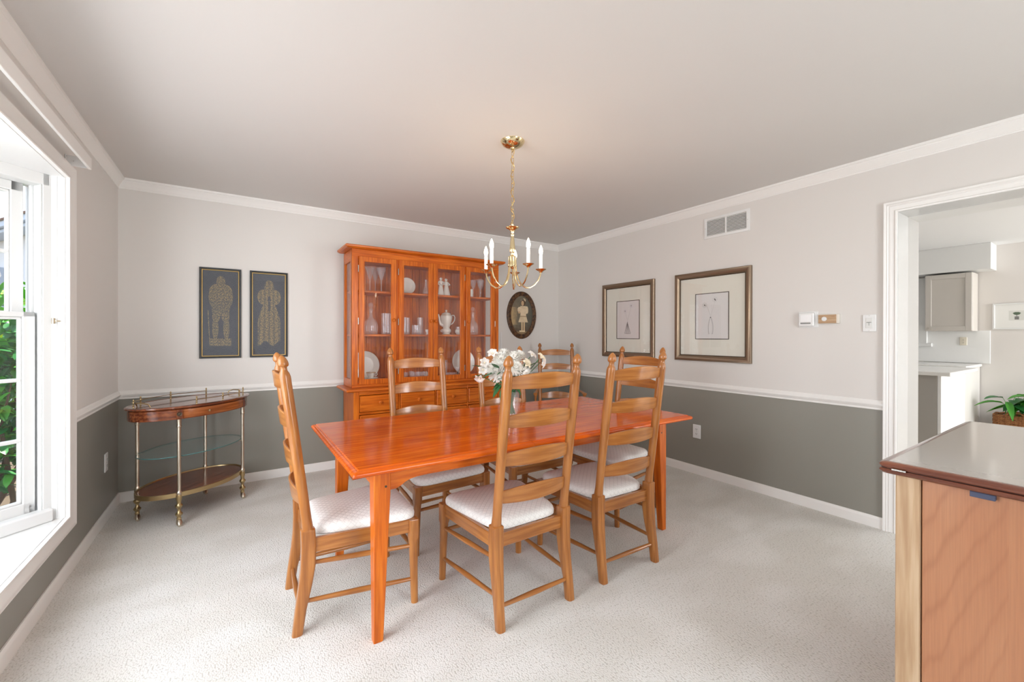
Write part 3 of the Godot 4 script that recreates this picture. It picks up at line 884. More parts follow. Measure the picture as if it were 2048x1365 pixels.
# ---------------------------------------------------------------- furniture
func china_cabinet() -> void:
	var c := thing("china_cabinet", "tall cherry china cabinet with four glass doors against the far wall", "cabinet", Vector3(2.365, 0, 0.03))
	var o := c.position
	var wx := wood("cherry", 0); var wy := wood("cherry", 1)
	var L := 1.598; var R := 3.132
	# lower carcass
	var m := MB.new(o)
	m.bb(Vector3(L, 0.09, 0.03), Vector3(L + 0.02, 0.764, 0.42)); m.bb(Vector3(R - 0.02, 0.09, 0.03), Vector3(R, 0.764, 0.42)); m.bb(Vector3(L, 0.09, 0.03), Vector3(R, 0.764, 0.04)); m.bb(Vector3(L, 0.09, 0.03), Vector3(R, 0.12, 0.42))
	obj("base_case", m, wy, c)
	for q in [[L, L + 0.05], [1.998, 2.012], [2.358, 2.372], [2.706, 2.72], [R - 0.065, R]]: pieces("face_stile", [[Vector3(q[0], 0.1, 0.42), Vector3(q[1], 0.764, 0.442)]], wy, c, 0.002)
	for q in [[0.09, 0.15], [0.559, 0.578], [0.732, 0.764], [0.36, 0.38]]: pieces("face_rail", [[Vector3(L + 0.05, q[0], 0.42), Vector3(R - 0.065, q[1], 0.441)]], wx, c, 0.002)
	# bracket feet
	for s in [[L - 0.008, 1], [R + 0.008, -1]]:
		m = MB.new(o)
		var x: float = s[0]; var d: float = s[1]
		m.prism([Vector2(x, 0.0), Vector2(x + d * 0.075, 0.0), Vector2(x + d * 0.09, 0.03), Vector2(x + d * 0.13, 0.055), Vector2(x + d * 0.2, 0.065), Vector2(x + d * 0.2, 0.105), Vector2(x, 0.105)], 0.425, 0.45, 0.002)
		obj("foot", m, wx, c)
		pieces("foot", [[Vector3(x, 0, 0.03), Vector3(x + d * 0.02, 0.1, 0.15)], [Vector3(x, 0, 0.3), Vector3(x + d * 0.02, 0.1, 0.424)]], wx, c)
	# drawers, two rows of four
	for row in [[0.58, 0.729], [0.385, 0.556]]:
		for q in [[1.65, 1.996], [2.014, 2.356], [2.374, 2.704], [2.722, 3.064]]:
			m = MB.new(o); m.bb(Vector3(q[0] + 0.002, row[0] + 0.002, 0.40), Vector3(q[1] - 0.002, row[1] - 0.002, 0.452), 0.006)
			var d := obj("drawer", m, wx, c)
			obj("knob", knob_mesh(), wx, d, Vector3((q[0] + q[1]) / 2, (row[0] + row[1]) / 2 + 0.006, 0.452) - o)
	m = MB.new(o); m.bb(Vector3(L + 0.05, 0.15, 0.415), Vector3(R - 0.065, 0.36, 0.438), 0.003); obj("lower_panel", m, wx, c)
	m = MB.new(o)
	slab(m, L - 0.064, R + 0.064, 0.03, 0.468, [[0.765, 0.006], [0.769, 0.001], [0.779, 0.0], [0.786, 0.003], [0.79, 0.009]])
	obj("countertop", m, wx, c)
	# upper case
	pieces("side_frame", [[Vector3(1.6, 0.791, 0.31), Vector3(1.622, 2.035, 0.358)], [Vector3(1.6, 0.791, 0.03), Vector3(1.622, 2.035, 0.078)], [Vector3(1.6, 0.791, 0.078), Vector3(1.622, 0.866, 0.31)], [Vector3(1.6, 1.93, 0.078), Vector3(1.622, 2.035, 0.31)]], wy, c, 0.002)
	pieces("side_frame", [[Vector3(3.108, 0.791, 0.31), Vector3(3.13, 2.035, 0.358)], [Vector3(3.108, 0.791, 0.03), Vector3(3.13, 2.035, 0.078)], [Vector3(3.108, 0.791, 0.078), Vector3(3.13, 0.866, 0.31)], [Vector3(3.108, 1.93, 0.078), Vector3(3.13, 2.035, 0.31)]], wy, c, 0.002)
	for xx in [1.609, 3.117]:
		m = MB.new(o); m.bb(Vector3(xx, 0.86, 0.074), Vector3(xx + 0.003, 1.936, 0.314)); obj("side_pane", m, mats.pane, c)
	pieces("case_end", [[Vector3(1.6, 0.791, 0.03), Vector3(3.13, 0.838, 0.356)], [Vector3(1.6, 1.95, 0.03), Vector3(3.13, 2.035, 0.356)]], wx, c, 0.002)
	for q in [[1.6, 1.655], [1.994, 2.026], [2.704, 2.735], [3.075, 3.13]]: pieces("upper_stile", [[Vector3(q[0], 0.80, 0.342), Vector3(q[1], 2.03, 0.36)]], wy, c, 0.002)
	pieces("upper_rail", [[Vector3(1.6, 0.791, 0.342), Vector3(3.13, 0.822, 0.361)], [Vector3(1.6, 1.968, 0.342), Vector3(3.13, 2.036, 0.361)]], wx, c, 0.002)
	for k in 16:      # tongue-and-groove back
		var a := 1.622 + k * (3.108 - 1.622) / 16.0
		m = MB.new(o); m.bb(Vector3(a + 0.001, 0.838, 0.03), Vector3(a + 0.0918, 1.95, 0.045), 0.003); obj("back_board", m, wy, c)
	pieces("shelf_post", [[Vector3(1.99, 0.838, 0.046), Vector3(2.02, 1.95, 0.06)], [Vector3(2.71, 0.838, 0.046), Vector3(2.74, 1.95, 0.06)], [Vector3(2.35, 0.838, 0.046), Vector3(2.38, 1.95, 0.06)]], wy, c, 0.0)
	for y in [1.272, 1.675]:
		m = MB.new(o); m.bb(Vector3(1.624, y - 0.02, 0.062), Vector3(3.106, y, 0.32), 0.004); obj("shelf", m, wx, c)
	m = MB.new(o)
	slab(m, 1.538, 3.192, 0.03, 0.412, [[2.036, 0.02], [2.042, 0.012], [2.048, 0.002], [2.06, 0.0], [2.064, 0.003], [2.067, 0.009]])
	obj("cornice", m, wx, c)
	# doors
	for q in [[1.659, 1.997, 1, -1], [2.023, 2.366, 1, -1], [2.3675, 2.709, -1, 1], [2.73, 3.072, -1, 1]]:
		var a: float = q[0]; var b: float = q[1]
		m = MB.new(o)
		m.x.origin += Vector3((a + b) / 2.0 + 0.0, 1.3955, 0.361)
		m.frame(b - a - 0.095, 1.06, [[0.0, 0.0], [0.0, 0.0155], [0.0025, 0.018], [0.0445, 0.018], [0.047, 0.0155], [0.047, 0.0]])
		var d := obj("door", m, wy, c)
		m = MB.new(o); m.bb(Vector3(a + 0.04, 0.86, 0.367), Vector3(b - 0.043, 1.93, 0.370)); obj("pane", m, mats.pane, d)
		var kx: float = b - 0.026 if q[2] > 0 else a + 0.022
		obj("knob", knob_mesh(), wx, d, Vector3(kx, 1.405, 0.379) - o)
		var hx: float = a - 0.005 if q[2] > 0 else b + 0.005
		for hy in [0.93, 1.39, 1.86]:
			m = MB.new(o); m.x = m.x * Transform3D(Basis.IDENTITY, Vector3(hx, hy, 0.374)); m.lathe([[0, -0.03], [0.004, -0.03], [0.004, 0.03], [0, 0.03]], 8); obj("hinge", m, mats.steel, d)

var _knob: ArrayMesh
func knob_mesh() -> ArrayMesh:
	if _knob == null:
		var m := MB.new()
		m.x = Transform3D(Basis(Vector3.RIGHT, PI / 2), Vector3.ZERO)
		m.lathe([[0.0, 0.0], [0.008, 0.0], [0.0075, 0.006], [0.011, 0.010], [0.0155, 0.016], [0.0165, 0.022], [0.013, 0.028], [0.006, 0.031], [0.0, 0.0315]], 16)
		_knob = m.mesh()
	return _knob

func slab(m: MB, x0: float, x1: float, z0: float, z1: float, lay: Array, sl := false, sr := false, cr := 0.012) -> void:
	# layers [y, inset]; sl / sr: that side is a joint and stays square
	var rings := []
	for q in lay:
		var i: float = q[1]
		var a := x0 + (minf(i, 0.0006) if sl else i); var b := x1 - (minf(i, 0.0006) if sr else i)
		var c := z0 + i; var d := z1 - i
		var ra := 0.0004 if sl else maxf(cr - i * 0.4, 0.002)
		var rb := 0.0004 if sr else maxf(cr - i * 0.4, 0.002)
		var ring := PackedVector3Array()
		for k in [[a, c, ra, PI], [b, c, rb, PI * 1.5], [b, d, rb, 0.0], [a, d, ra, PI * 0.5]]:
			var r: float = k[2]
			var cx: float = k[0] + (r if k[0] == a else -r)
			var cz: float = k[1] + (r if k[1] == c else -r)
			for s in 4:
				var an: float = k[3] + PI / 2 * s / 3.0
				ring.append(Vector3(cx + r * cos(an), q[0], cz + r * sin(an)))
		rings.append(ring)
	m.loft(rings)

func lathe_obj(called: String, prof: Array, mt: Material, parent: Node, at := Vector3.ZERO, n := 20) -> MeshInstance3D:
	var m := MB.new()
	m.lathe(prof, n)
	return obj(called, m, mt, parent, at)

func goblet_prof(h: float, r: float, flare := 1.0) -> Array:
	var b := h * 0.5
	return [[0.0, 0.0], [r * 0.85, 0.0], [r * 0.85, 0.003], [0.006, 0.01], [0.0045, b * 0.6], [0.008, b * 0.75], [0.005, b * 0.9], [r * 0.25, b], [r * lerpf(0.95, 0.5, flare), lerpf(b, h, 0.4)], [r, h], [r - 0.002, h], [r * lerpf(0.93, 0.48, flare), lerpf(b, h, 0.4)], [r * 0.2, b + 0.006], [0.0, b + 0.004]]

func tumbler_prof(h: float, r: float) -> Array:
	return [[0.0, 0.0], [r * 0.85, 0.0], [r * 0.9, 0.004], [r, h], [r - 0.003, h], [r * 0.86, 0.012], [0.0, 0.01]]

func ribbed(prof: Array, ribs: int, amount: float) -> MB:     # a lathe whose outside is cut in flutes
	var m := MB.new()
	var n := ribs * 4
	for i in range(prof.size() - 1):
		for k in n:
			var f := func(j: int, kk: int) -> Vector3:
				var a := TAU * kk / n
				var r: float = prof[j][0] * (1.0 + (amount * cos(a * ribs) if prof[j].size() < 3 else 0.0))
				return Vector3(r * cos(a), prof[j][1], r * sin(a))
			m.tri(f.call(i, k), f.call(i + 1, k), f.call(i + 1, k + 1)); m.tri(f.call(i, k), f.call(i + 1, k + 1), f.call(i, k + 1))
	return m

func plate_prof(r: float) -> Array:
	return [[0.0, 0.0], [r * 0.55, 0.0], [r * 0.6, 0.004], [r * 0.98, 0.018], [r, 0.020], [r * 0.98, 0.022], [r * 0.63, 0.0085], [r * 0.58, 0.005], [0.0, 0.004]]

func cabinet_contents() -> void:
	var gl: Material = mats.crystal
	var cer: Material = mats.ceramic
	var gold: Material = mats.gold
	# --- top shelf
	var y1 := 1.6755
	for q in [[1.907, 0.2, "flared crystal flute in front on the top shelf behind the leftmost cabinet door"], [1.872, 0.12, "flared crystal flute standing behind another, top shelf, leftmost door"], [1.80, 0.2, "flared crystal flute nearest the cabinet's left side on the top shelf"]]:
		var g := thing("crystal_flute", q[2], "glass", Vector3(q[0], y1, q[1]), 0, "crystal flutes in the china cabinet")
		lathe_obj("bowl", goblet_prof(0.235, 0.05).slice(7), gl, g); lathe_obj("stem", goblet_prof(0.235, 0.05).slice(0, 8) + [[0.0, 0.118]], gl, g)
	var t := thing("white_platter", "round white plate standing on the top shelf behind the second door", "plate", Vector3(2.185, y1, 0.12))
	var m := MB.new(); m.x = Transform3D(Basis(Vector3.RIGHT, PI / 2 - 0.12), Vector3(0, 0.086, 0.0)); m.lathe(plate_prof(0.085), 36); obj("plate", m, cer, t)
	m = MB.new(); m.box(Vector3(0, 0.006, 0.01), Vector3(0.07, 0.012, 0.05), 0.002); obj("stand", m, cer, t)
	t = thing("crystal_bell", "small tapering crystal bud vase beside the white round plate", "vase", Vector3(2.36, y1, 0.2))
	obj("body", ribbed([[0.0, 0.0, 1], [0.028, 0.0], [0.032, 0.03], [0.026, 0.05], [0.014, 0.09], [0.010, 0.15], [0.014, 0.156], [0.011, 0.156, 1], [0.008, 0.1, 1], [0.0, 0.05, 1]], 10, 0.06), gl, t)
	t = thing("figurine", "white porcelain figurine of a standing couple on the top shelf", "figurine", Vector3(2.55, y1, 0.2))
	for s in [[-0.026, 0.192, 1.0], [0.03, 0.185, 1.12]]:
		m = MB.new()
		var h: float = s[1]; var k: float = s[2]
		var rings := []
		for q in [[0.0, 0.036], [0.01, 0.034], [0.4, 0.024], [0.58, 0.018], [0.64, 0.0165], [0.72, 0.022], [0.80, 0.021], [0.84, 0.01], [0.86, 0.008], [0.885, 0.013], [0.93, 0.0155], [0.975, 0.011], [1.0, 0.002]]:
			rings.append(ring_at(Vector3(s[0] + (0.012 * (1.0 - q[0]) if s[0] > 0 else 0.0), q[0] * h, 0), q[1] * k, q[1] * 0.8 * k, 2.0, 14))
		m.loft(rings); obj("body", m, cer, t)
		m = MB.new()
		var sg := signf(s[0])
		m.tube([Vector3(s[0] + sg * 0.018, h * 0.78, 0), Vector3(s[0] + sg * 0.04, h * 0.64, 0.008), Vector3(s[0] + sg * 0.012, h * 0.58, 0.024)], [0.009, 0.008, 0.006], 8); obj("arm", m, cer, t)
		m = MB.new(); m.tube([Vector3(s[0] - sg * 0.016, h * 0.78, 0.006), Vector3(0, h * 0.66, 0.022), Vector3(s[0], h * 0.56, 0.026)], [0.008, 0.007, 0.006], 8); obj("arm", m, cer, t)
	m = MB.new(); m.loft([ring_at(Vector3(0, 0, 0), 0.066, 0.036), ring_at(Vector3(0, 0.006, 0), 0.064, 0.034)]); obj("base", m, cer, t)
	t = thing("white_candle", "short white candle on the top shelf behind the rightmost door", "candle", Vector3(2.875, y1, 0.2))
	lathe_obj("wax", [[0.0, 0.0], [0.024, 0.0], [0.024, 0.088], [0.02, 0.092], [0.0, 0.088]], cer, t); lathe_obj("wick", [[0.0015, 0.088], [0.0012, 0.098], [0.0, 0.1]], mats.black, t, Vector3.ZERO, 6)
	for q in [[2.93, 0.15, "crystal wine glass at the back left, top shelf, rightmost door"], [2.975, 0.22, "crystal wine glass at the front right, top shelf, rightmost door"], [3.03, 0.14, "crystal wine glass nearest the cabinet's right side, top shelf"]]:
		var g := thing("wine_glass", q[2], "glass", Vector3(q[0], y1, q[1]), 0, "wine glasses in the china cabinet")
		lathe_obj("bowl", goblet_prof(0.2, 0.038, 0.7).slice(7), gl, g); lathe_obj("stem", goblet_prof(0.2, 0.038).slice(0, 8) + [[0.0, 0.1]], gl, g)
	# --- middle shelf
	var y2 := 1.2725
	decanter("cut crystal decanter with stopper behind the leftmost cabinet door", Vector3(1.81, y2, 0.2), 1.0)
	decanter("slim cut crystal decanter with stopper behind the rightmost cabinet door", Vector3(2.90, y2, 0.2), 0.85)
	t = thing("fluted_vase", "wide clear vase with vertical flutes on the middle shelf, leftmost door", "vase", Vector3(1.963, y2, 0.2))
	obj("body", ribbed([[0.0, 0.0, 1], [0.046, 0.0], [0.05, 0.008], [0.052, 0.2], [0.05, 0.204], [0.046, 0.2, 1], [0.044, 0.02, 1], [0.0, 0.015, 1]], 12, 0.05), gl, t)
	for q in [[2.135, 0.2, 0.17, 0.028, "tall cut tumbler at the left on the middle shelf, second door"], [2.19, 0.13, 0.17, 0.028, "tall cut tumbler second from left on the middle shelf, second door"], [2.31, 0.17, 0.172, 0.03, "tall cut tumbler at the right on the middle shelf, second door"], [2.242, 0.24, 0.092, 0.045, "short wide cut tumbler in front on the middle shelf, second door"]]:
		var g := thing("cut_tumbler", q[4], "glass", Vector3(q[0], y2, q[1]), 0, "cut tumblers on the middle shelf")
		obj("body", ribbed([[0.0, 0.0, 1], [q[3] * 0.9, 0.0], [q[3] * 1.0, 0.01], [q[3] * 1.04, q[2] * 0.5], [q[3] * 1.0, q[2] * 0.55, 1], [q[3] * 1.02, q[2], 1], [q[3] * 0.94, q[2], 1], [q[3] * 0.86, 0.02, 1], [0.0, 0.018, 1]], 9, 0.07), gl, g)
	t = thing("coffee_pot", "white porcelain coffee pot with gold bands on the middle shelf", "pot", Vector3(2.585, y2 + 0.062, 0.2))
	lathe_obj("body", [[0.0, 0.0], [0.036, 0.0], [0.034, 0.012], [0.044, 0.035], [0.056, 0.075], [0.063, 0.115], [0.06, 0.135], [0.052, 0.143], [0.0, 0.143]], cer, t, Vector3.ZERO, 32)
	lathe_obj("lid", [[0.05, 0.143], [0.05, 0.149], [0.042, 0.16], [0.02, 0.17], [0.008, 0.174], [0.008, 0.18], [0.011, 0.188], [0.008, 0.196], [0.0, 0.199]], cer, t, Vector3.ZERO, 28)
	lathe_obj("gold_band", [[0.0535, 0.139], [0.056, 0.141], [0.0535, 0.144], [0.05, 0.142]], gold, t, Vector3.ZERO, 32)
	m = MB.new(); m.tube([Vector3(-0.04, 0.035, 0), Vector3(-0.062, 0.045, 0), Vector3(-0.074, 0.08, 0), Vector3(-0.08, 0.12, 0), Vector3(-0.088, 0.15, 0)], [0.017, 0.014, 0.0105, 0.008, 0.006], 10); obj("spout", m, cer, t)
	m = MB.new(); m.tube([Vector3(0.045, 0.04, 0), Vector3(0.075, 0.06, 0), Vector3(0.095, 0.09, 0), Vector3(0.1, 0.12, 0), Vector3(0.088, 0.142, 0), Vector3(0.07, 0.142, 0), Vector3(0.056, 0.128, 0)], 0.006, 8); obj("handle", m, cer, t)
	t = thing("pot_warmer", "white gold-rimmed bowl warmer under the coffee pot", "bowl", Vector3(2.585, y2, 0.2))
	lathe_obj("body", [[0.0, 0.0], [0.042, 0.0], [0.043, 0.006], [0.034, 0.012], [0.046, 0.024], [0.05, 0.04], [0.046, 0.056], [0.04, 0.061], [0.0, 0.061]], cer, t, Vector3.ZERO, 28)
	lathe_obj("gold_band", [[0.0425, 0.001], [0.0438, 0.003], [0.0425, 0.006], [0.04, 0.003]], gold, t, Vector3.ZERO, 28)
	m = MB.new(); m.tube([Vector3(-0.046, 0.028, 0), Vector3(-0.06, 0.03, 0), Vector3(-0.062, 0.045, 0), Vector3(-0.047, 0.05, 0)], 0.004, 6); obj("handle", m, cer, t)
	t = thing("round_glass_dish", "small frosted round bowl on the middle shelf right of the pot", "bowl", Vector3(2.727, y2, 0.2))
	lathe_obj("body", [[0.0, 0.0], [0.02, 0.0], [0.036, 0.02], [0.038, 0.038], [0.03, 0.056], [0.027, 0.056], [0.033, 0.036], [0.0, 0.012]], mats.ceramic, t)
	lathe_obj("rim", [[0.03, 0.056], [0.03, 0.085], [0.027, 0.085], [0.027, 0.056]], gl, t)
	t = thing("egg_cup", "small white handled cup half hidden by the cabinet's middle stile", "cup", Vector3(2.368, y2, 0.22))
	lathe_obj("body", [[0.0, 0.0], [0.018, 0.0], [0.01, 0.014], [0.02, 0.03], [0.022, 0.05], [0.018, 0.05], [0.0, 0.03]], cer, t)
	# --- bottom
	var y3 := 0.8385
	t = thing("dinner_plate", "large white plate leaning upright behind the cup, leftmost cabinet door", "plate", Vector3(1.78, y3, 0.09), 0, "upright white dinner plates")
	m = MB.new(); m.x = Transform3D(Basis(Vector3.RIGHT, PI / 2 - 0.16), Vector3(0, 0.135, 0.0)); m.lathe(plate_prof(0.136), 48); obj("plate", m, cer, t)
	m = MB.new(); m.bb(Vector3(-0.05, 0, 0.0), Vector3(0.05, 0.008, 0.05), 0.002); obj("rest", m, gl, t)
	t = thing("dinner_plate", "large white plate leaning upright behind the right-hand cabinet doors", "plate", Vector3(2.835, y3, 0.09), 0, "upright white dinner plates")
	m = MB.new(); m.x = Transform3D(Basis(Vector3.RIGHT, PI / 2 - 0.16), Vector3(0, 0.135, 0.0)); m.lathe(plate_prof(0.136), 48); obj("plate", m, cer, t)
	m = MB.new(); m.bb(Vector3(-0.05, 0, 0.0), Vector3(0.05, 0.008, 0.05), 0.002); obj("rest", m, gl, t)
	t = thing("side_plate", "flat white plate lying under the cup and saucer", "plate", Vector3(1.81, y3, 0.24))
	lathe_obj("plate", plate_prof(0.095).map(func(q): return [q[0], q[1] * 0.6]), cer, t, Vector3.ZERO, 36)
	t = thing("saucer", "white saucer stacked under the gold-rimmed teacup", "saucer", Vector3(1.80, y3 + 0.014, 0.24))
	lathe_obj("plate", plate_prof(0.065).map(func(q): return [q[0], q[1] * 0.7]), cer, t, Vector3.ZERO, 32)
	t = thing("teacup", "white teacup with a gold rim on its saucer in the china cabinet", "cup", Vector3(1.80, y3 + 0.0285, 0.24))
	lathe_obj("bowl", [[0.0, 0.0], [0.022, 0.0], [0.023, 0.004], [0.034, 0.02], [0.042, 0.048], [0.039, 0.048], [0.03, 0.02], [0.0, 0.008]], cer, t, Vector3.ZERO, 28)
	lathe_obj("gold_rim", [[0.0415, 0.044], [0.0428, 0.047], [0.0415, 0.0495], [0.039, 0.047]], gold, t, Vector3.ZERO, 28)
	m = MB.new(); m.tube([Vector3(0.038, 0.038, 0), Vector3(0.055, 0.04, 0), Vector3(0.06, 0.028, 0), Vector3(0.048, 0.014, 0), Vector3(0.032, 0.016, 0)], 0.0035, 8); obj("handle", m, cer, t)
	var lab := ["low cut glass at the far left of the bottom row, second door", "low cut glass second from left in the bottom row, second door", "low cut glass third from left in the bottom row, second door", "low cut glass at the right of the bottom row, second door", "low cut glass behind the others in the bottom row, second door"]
	var k := 0
	for q in [[2.135, 0.22], [2.205, 0.24], [2.265, 0.24], [2.318, 0.24], [2.235, 0.13]]:
		var g := thing("low_glass", lab[k], "glass", Vector3(q[0], y3, q[1]), 0, "low cut glasses at the cabinet bottom")
		obj("body", ribbed([[0.0, 0.0, 1], [0.022, 0.0], [0.028, 0.02], [0.03, 0.06, 1], [0.0275, 0.06, 1], [0.024, 0.02, 1], [0.0, 0.016, 1]], 8, 0.07), gl, g)
		k += 1
	t = thing("white_egg", "small white egg-shaped ornament at the bottom beside the low glasses", "ornament", Vector3(2.365, y3, 0.2))
	lathe_obj("shell", [[0.0, 0.0], [0.014, 0.003], [0.022, 0.018], [0.022, 0.03], [0.014, 0.05], [0.0, 0.06]], cer, t); lathe_obj("foot", [[0.0, 0.0], [0.013, 0.0], [0.013, 0.004], [0.0, 0.004]], cer, t)
	t = thing("tall_tumbler", "tall plain glass cylinder on the cabinet floor, third door", "glass", Vector3(2.585, y3, 0.16))
	lathe_obj("body", tumbler_prof(0.165, 0.03), gl, t); lathe_obj("foot", [[0.0, 0.0], [0.028, 0.0], [0.028, 0.006], [0.0, 0.006]], gl, t)
	t = thing("glass_dish", "shallow rectangular cut glass dish in front of the tall cylinder", "dish", Vector3(2.59, y3, 0.26))
	m = MB.new(); m.frame(0.10, 0.05, [[0.0, 0.0], [0.012, 0.04], [0.008, 0.04], [-0.004, 0.004]]); m.x = Transform3D.IDENTITY
	var wl := obj("walls", m, gl, t); wl.rotation.x = -PI / 2
	m = MB.new(); m.box(Vector3(0, 0.004, 0), Vector3(0.10, 0.006, 0.05)); obj("bottom", m, gl, t)
	t = thing("small_goblet", "small dark-stemmed glass goblet in front of the upright plate", "glass", Vector3(2.69, y3, 0.26))
	lathe_obj("bowl", goblet_prof(0.09, 0.03, 0.3).slice(7), gl, t); lathe_obj("stem", goblet_prof(0.09, 0.03).slice(0, 8) + [[0.0, 0.046]], mats.bronzedark, t)

func decanter(label: String, at: Vector3, s: float) -> void:
	var t := thing("decanter", label, "decanter", at)
	obj("body", ribbed([[0.0, 0.0, 1], [0.056 * s, 0.0], [0.062 * s, 0.03], [0.064 * s, 0.09], [0.052 * s, 0.125], [0.026 * s, 0.15], [0.017, 0.17], [0.015, 0.22], [0.02, 0.238], [0.02, 0.242, 1], [0.012, 0.24, 1], [0.012, 0.17, 1], [0.05 * s, 0.11, 1], [0.056 * s, 0.03, 1], [0.0, 0.02, 1]], 10, 0.06), mats.crystal, t)
	obj("stopper", ribbed([[0.0, 0.235, 1], [0.011, 0.236], [0.013, 0.25], [0.022, 0.27], [0.02, 0.29], [0.008, 0.302], [0.0, 0.304, 1]], 6, 0.08), mats.crystal, t)

func dining_table() -> void:
	var c := thing("dining_table", "long orange cherry dining table with a glossy top and tapered legs", "table", Vector3(2.1455, 0, 2.13))
	var o := c.position
	var lay := [[0.722, 0.014], [0.726, 0.004], [0.733, 0.0], [0.740, 0.0015], [0.7455, 0.008], [0.7475, 0.019], [0.7462, 0.0205], [0.7462, 0.0225], [0.7495, 0.0245], [0.752, 0.027], [0.752, 0.04]]
	var x := [1.098, 1.93, 2.361, 3.193]
	for k in 3:
		var m := MB.new(o)
		slab(m, x[k], x[k + 1], 1.61, 2.652, lay, k > 0, k < 2)
		obj("tabletop_leaf" if k == 1 else "tabletop_half", m, wood("top", 0), c)
	# aprons with an ogee at each end
	for z in [[2.497, 2.517], [1.743, 1.763]]:
		var pts := []
		for s in [1, -1]:
			var e := []
			for q in [[0.0, 0.612], [0.03, 0.613], [0.052, 0.622], [0.07, 0.634], [0.09, 0.642], [0.12, 0.647], [0.17, 0.649]]: e.append(Vector2(2.1455 - s * (2.1455 - 1.274 - q[0]), q[1]))
			if s == -1: e.reverse()
			pts += e
		pts += [Vector2(3.017, 0.724), Vector2(1.274, 0.724)]
		var m := MB.new(o); m.prism(pts, z[0], z[1], 0.002); obj("apron", m, wood("cherry", 0), c)
	for xx in [[1.222, 1.242], [3.049, 3.069]]:
		var m := MB.new(o); m.bb(Vector3(xx[0], 0.62, 1.79), Vector3(xx[1], 0.724, 2.47), 0.002); obj("apron", m, wood("cherry", 2), c)
	for sx in [-1.0, 1.0]:
		for sz in [-1.0, 1.0]:
			var cx: float = 2.1455 + sx * 0.9375; var cz: float = 2.13 + sz * 0.4
			var rings := []
			for q in [[0.0, 0.037], [0.004, 0.039], [0.57, 0.066], [0.6, 0.068], [0.723, 0.068]]:
				var w: float = q[1]
				var r := PackedVector3Array()
				for u in [[0.0, 0.003], [0.003, 0.0], [w - 0.003, 0.0], [w, 0.003], [w, w - 0.003], [w - 0.003, w], [0.003, w], [0.0, w - 0.003]]:
					r.append(Vector3(cx - sx * u[0], q[0], cz - sz * u[1]))
				rings.append(r)
			var m := MB.new(o); m.loft(rings)
			var lg := obj("leg", m, wood("cherry", 1), c)
			m = MB.new(o); m.x = m.x * Transform3D(Basis(Vector3.RIGHT, PI / 2), Vector3(cx - sx * 0.048, 0.635, cz))
			m.lathe([[0.0, -0.004], [0.005, -0.004], [0.005, 0.0015 * sz], [0.0, 0.002 * sz]] if sz > 0 else [[0.0, -0.0015], [0.005, -0.0012], [0.005, 0.004], [0.0, 0.004]], 12)
			obj("peg", m, mats.bronzedark, lg)

const POST := [[0.0, 0.26], [0.1, 0.247], [0.2, 0.229], [0.28, 0.219], [0.34, 0.216], [0.44, 0.22], [1.1, 0.308], [1.176, 0.318]]
func post_z(y: float) -> float:
	for i in range(POST.size() - 1):
		if y <= POST[i + 1][0]: return lerpf(POST[i][1], POST[i + 1][1], (y - POST[i][0]) / (POST[i + 1][0] - POST[i][0]))
	return 0.318

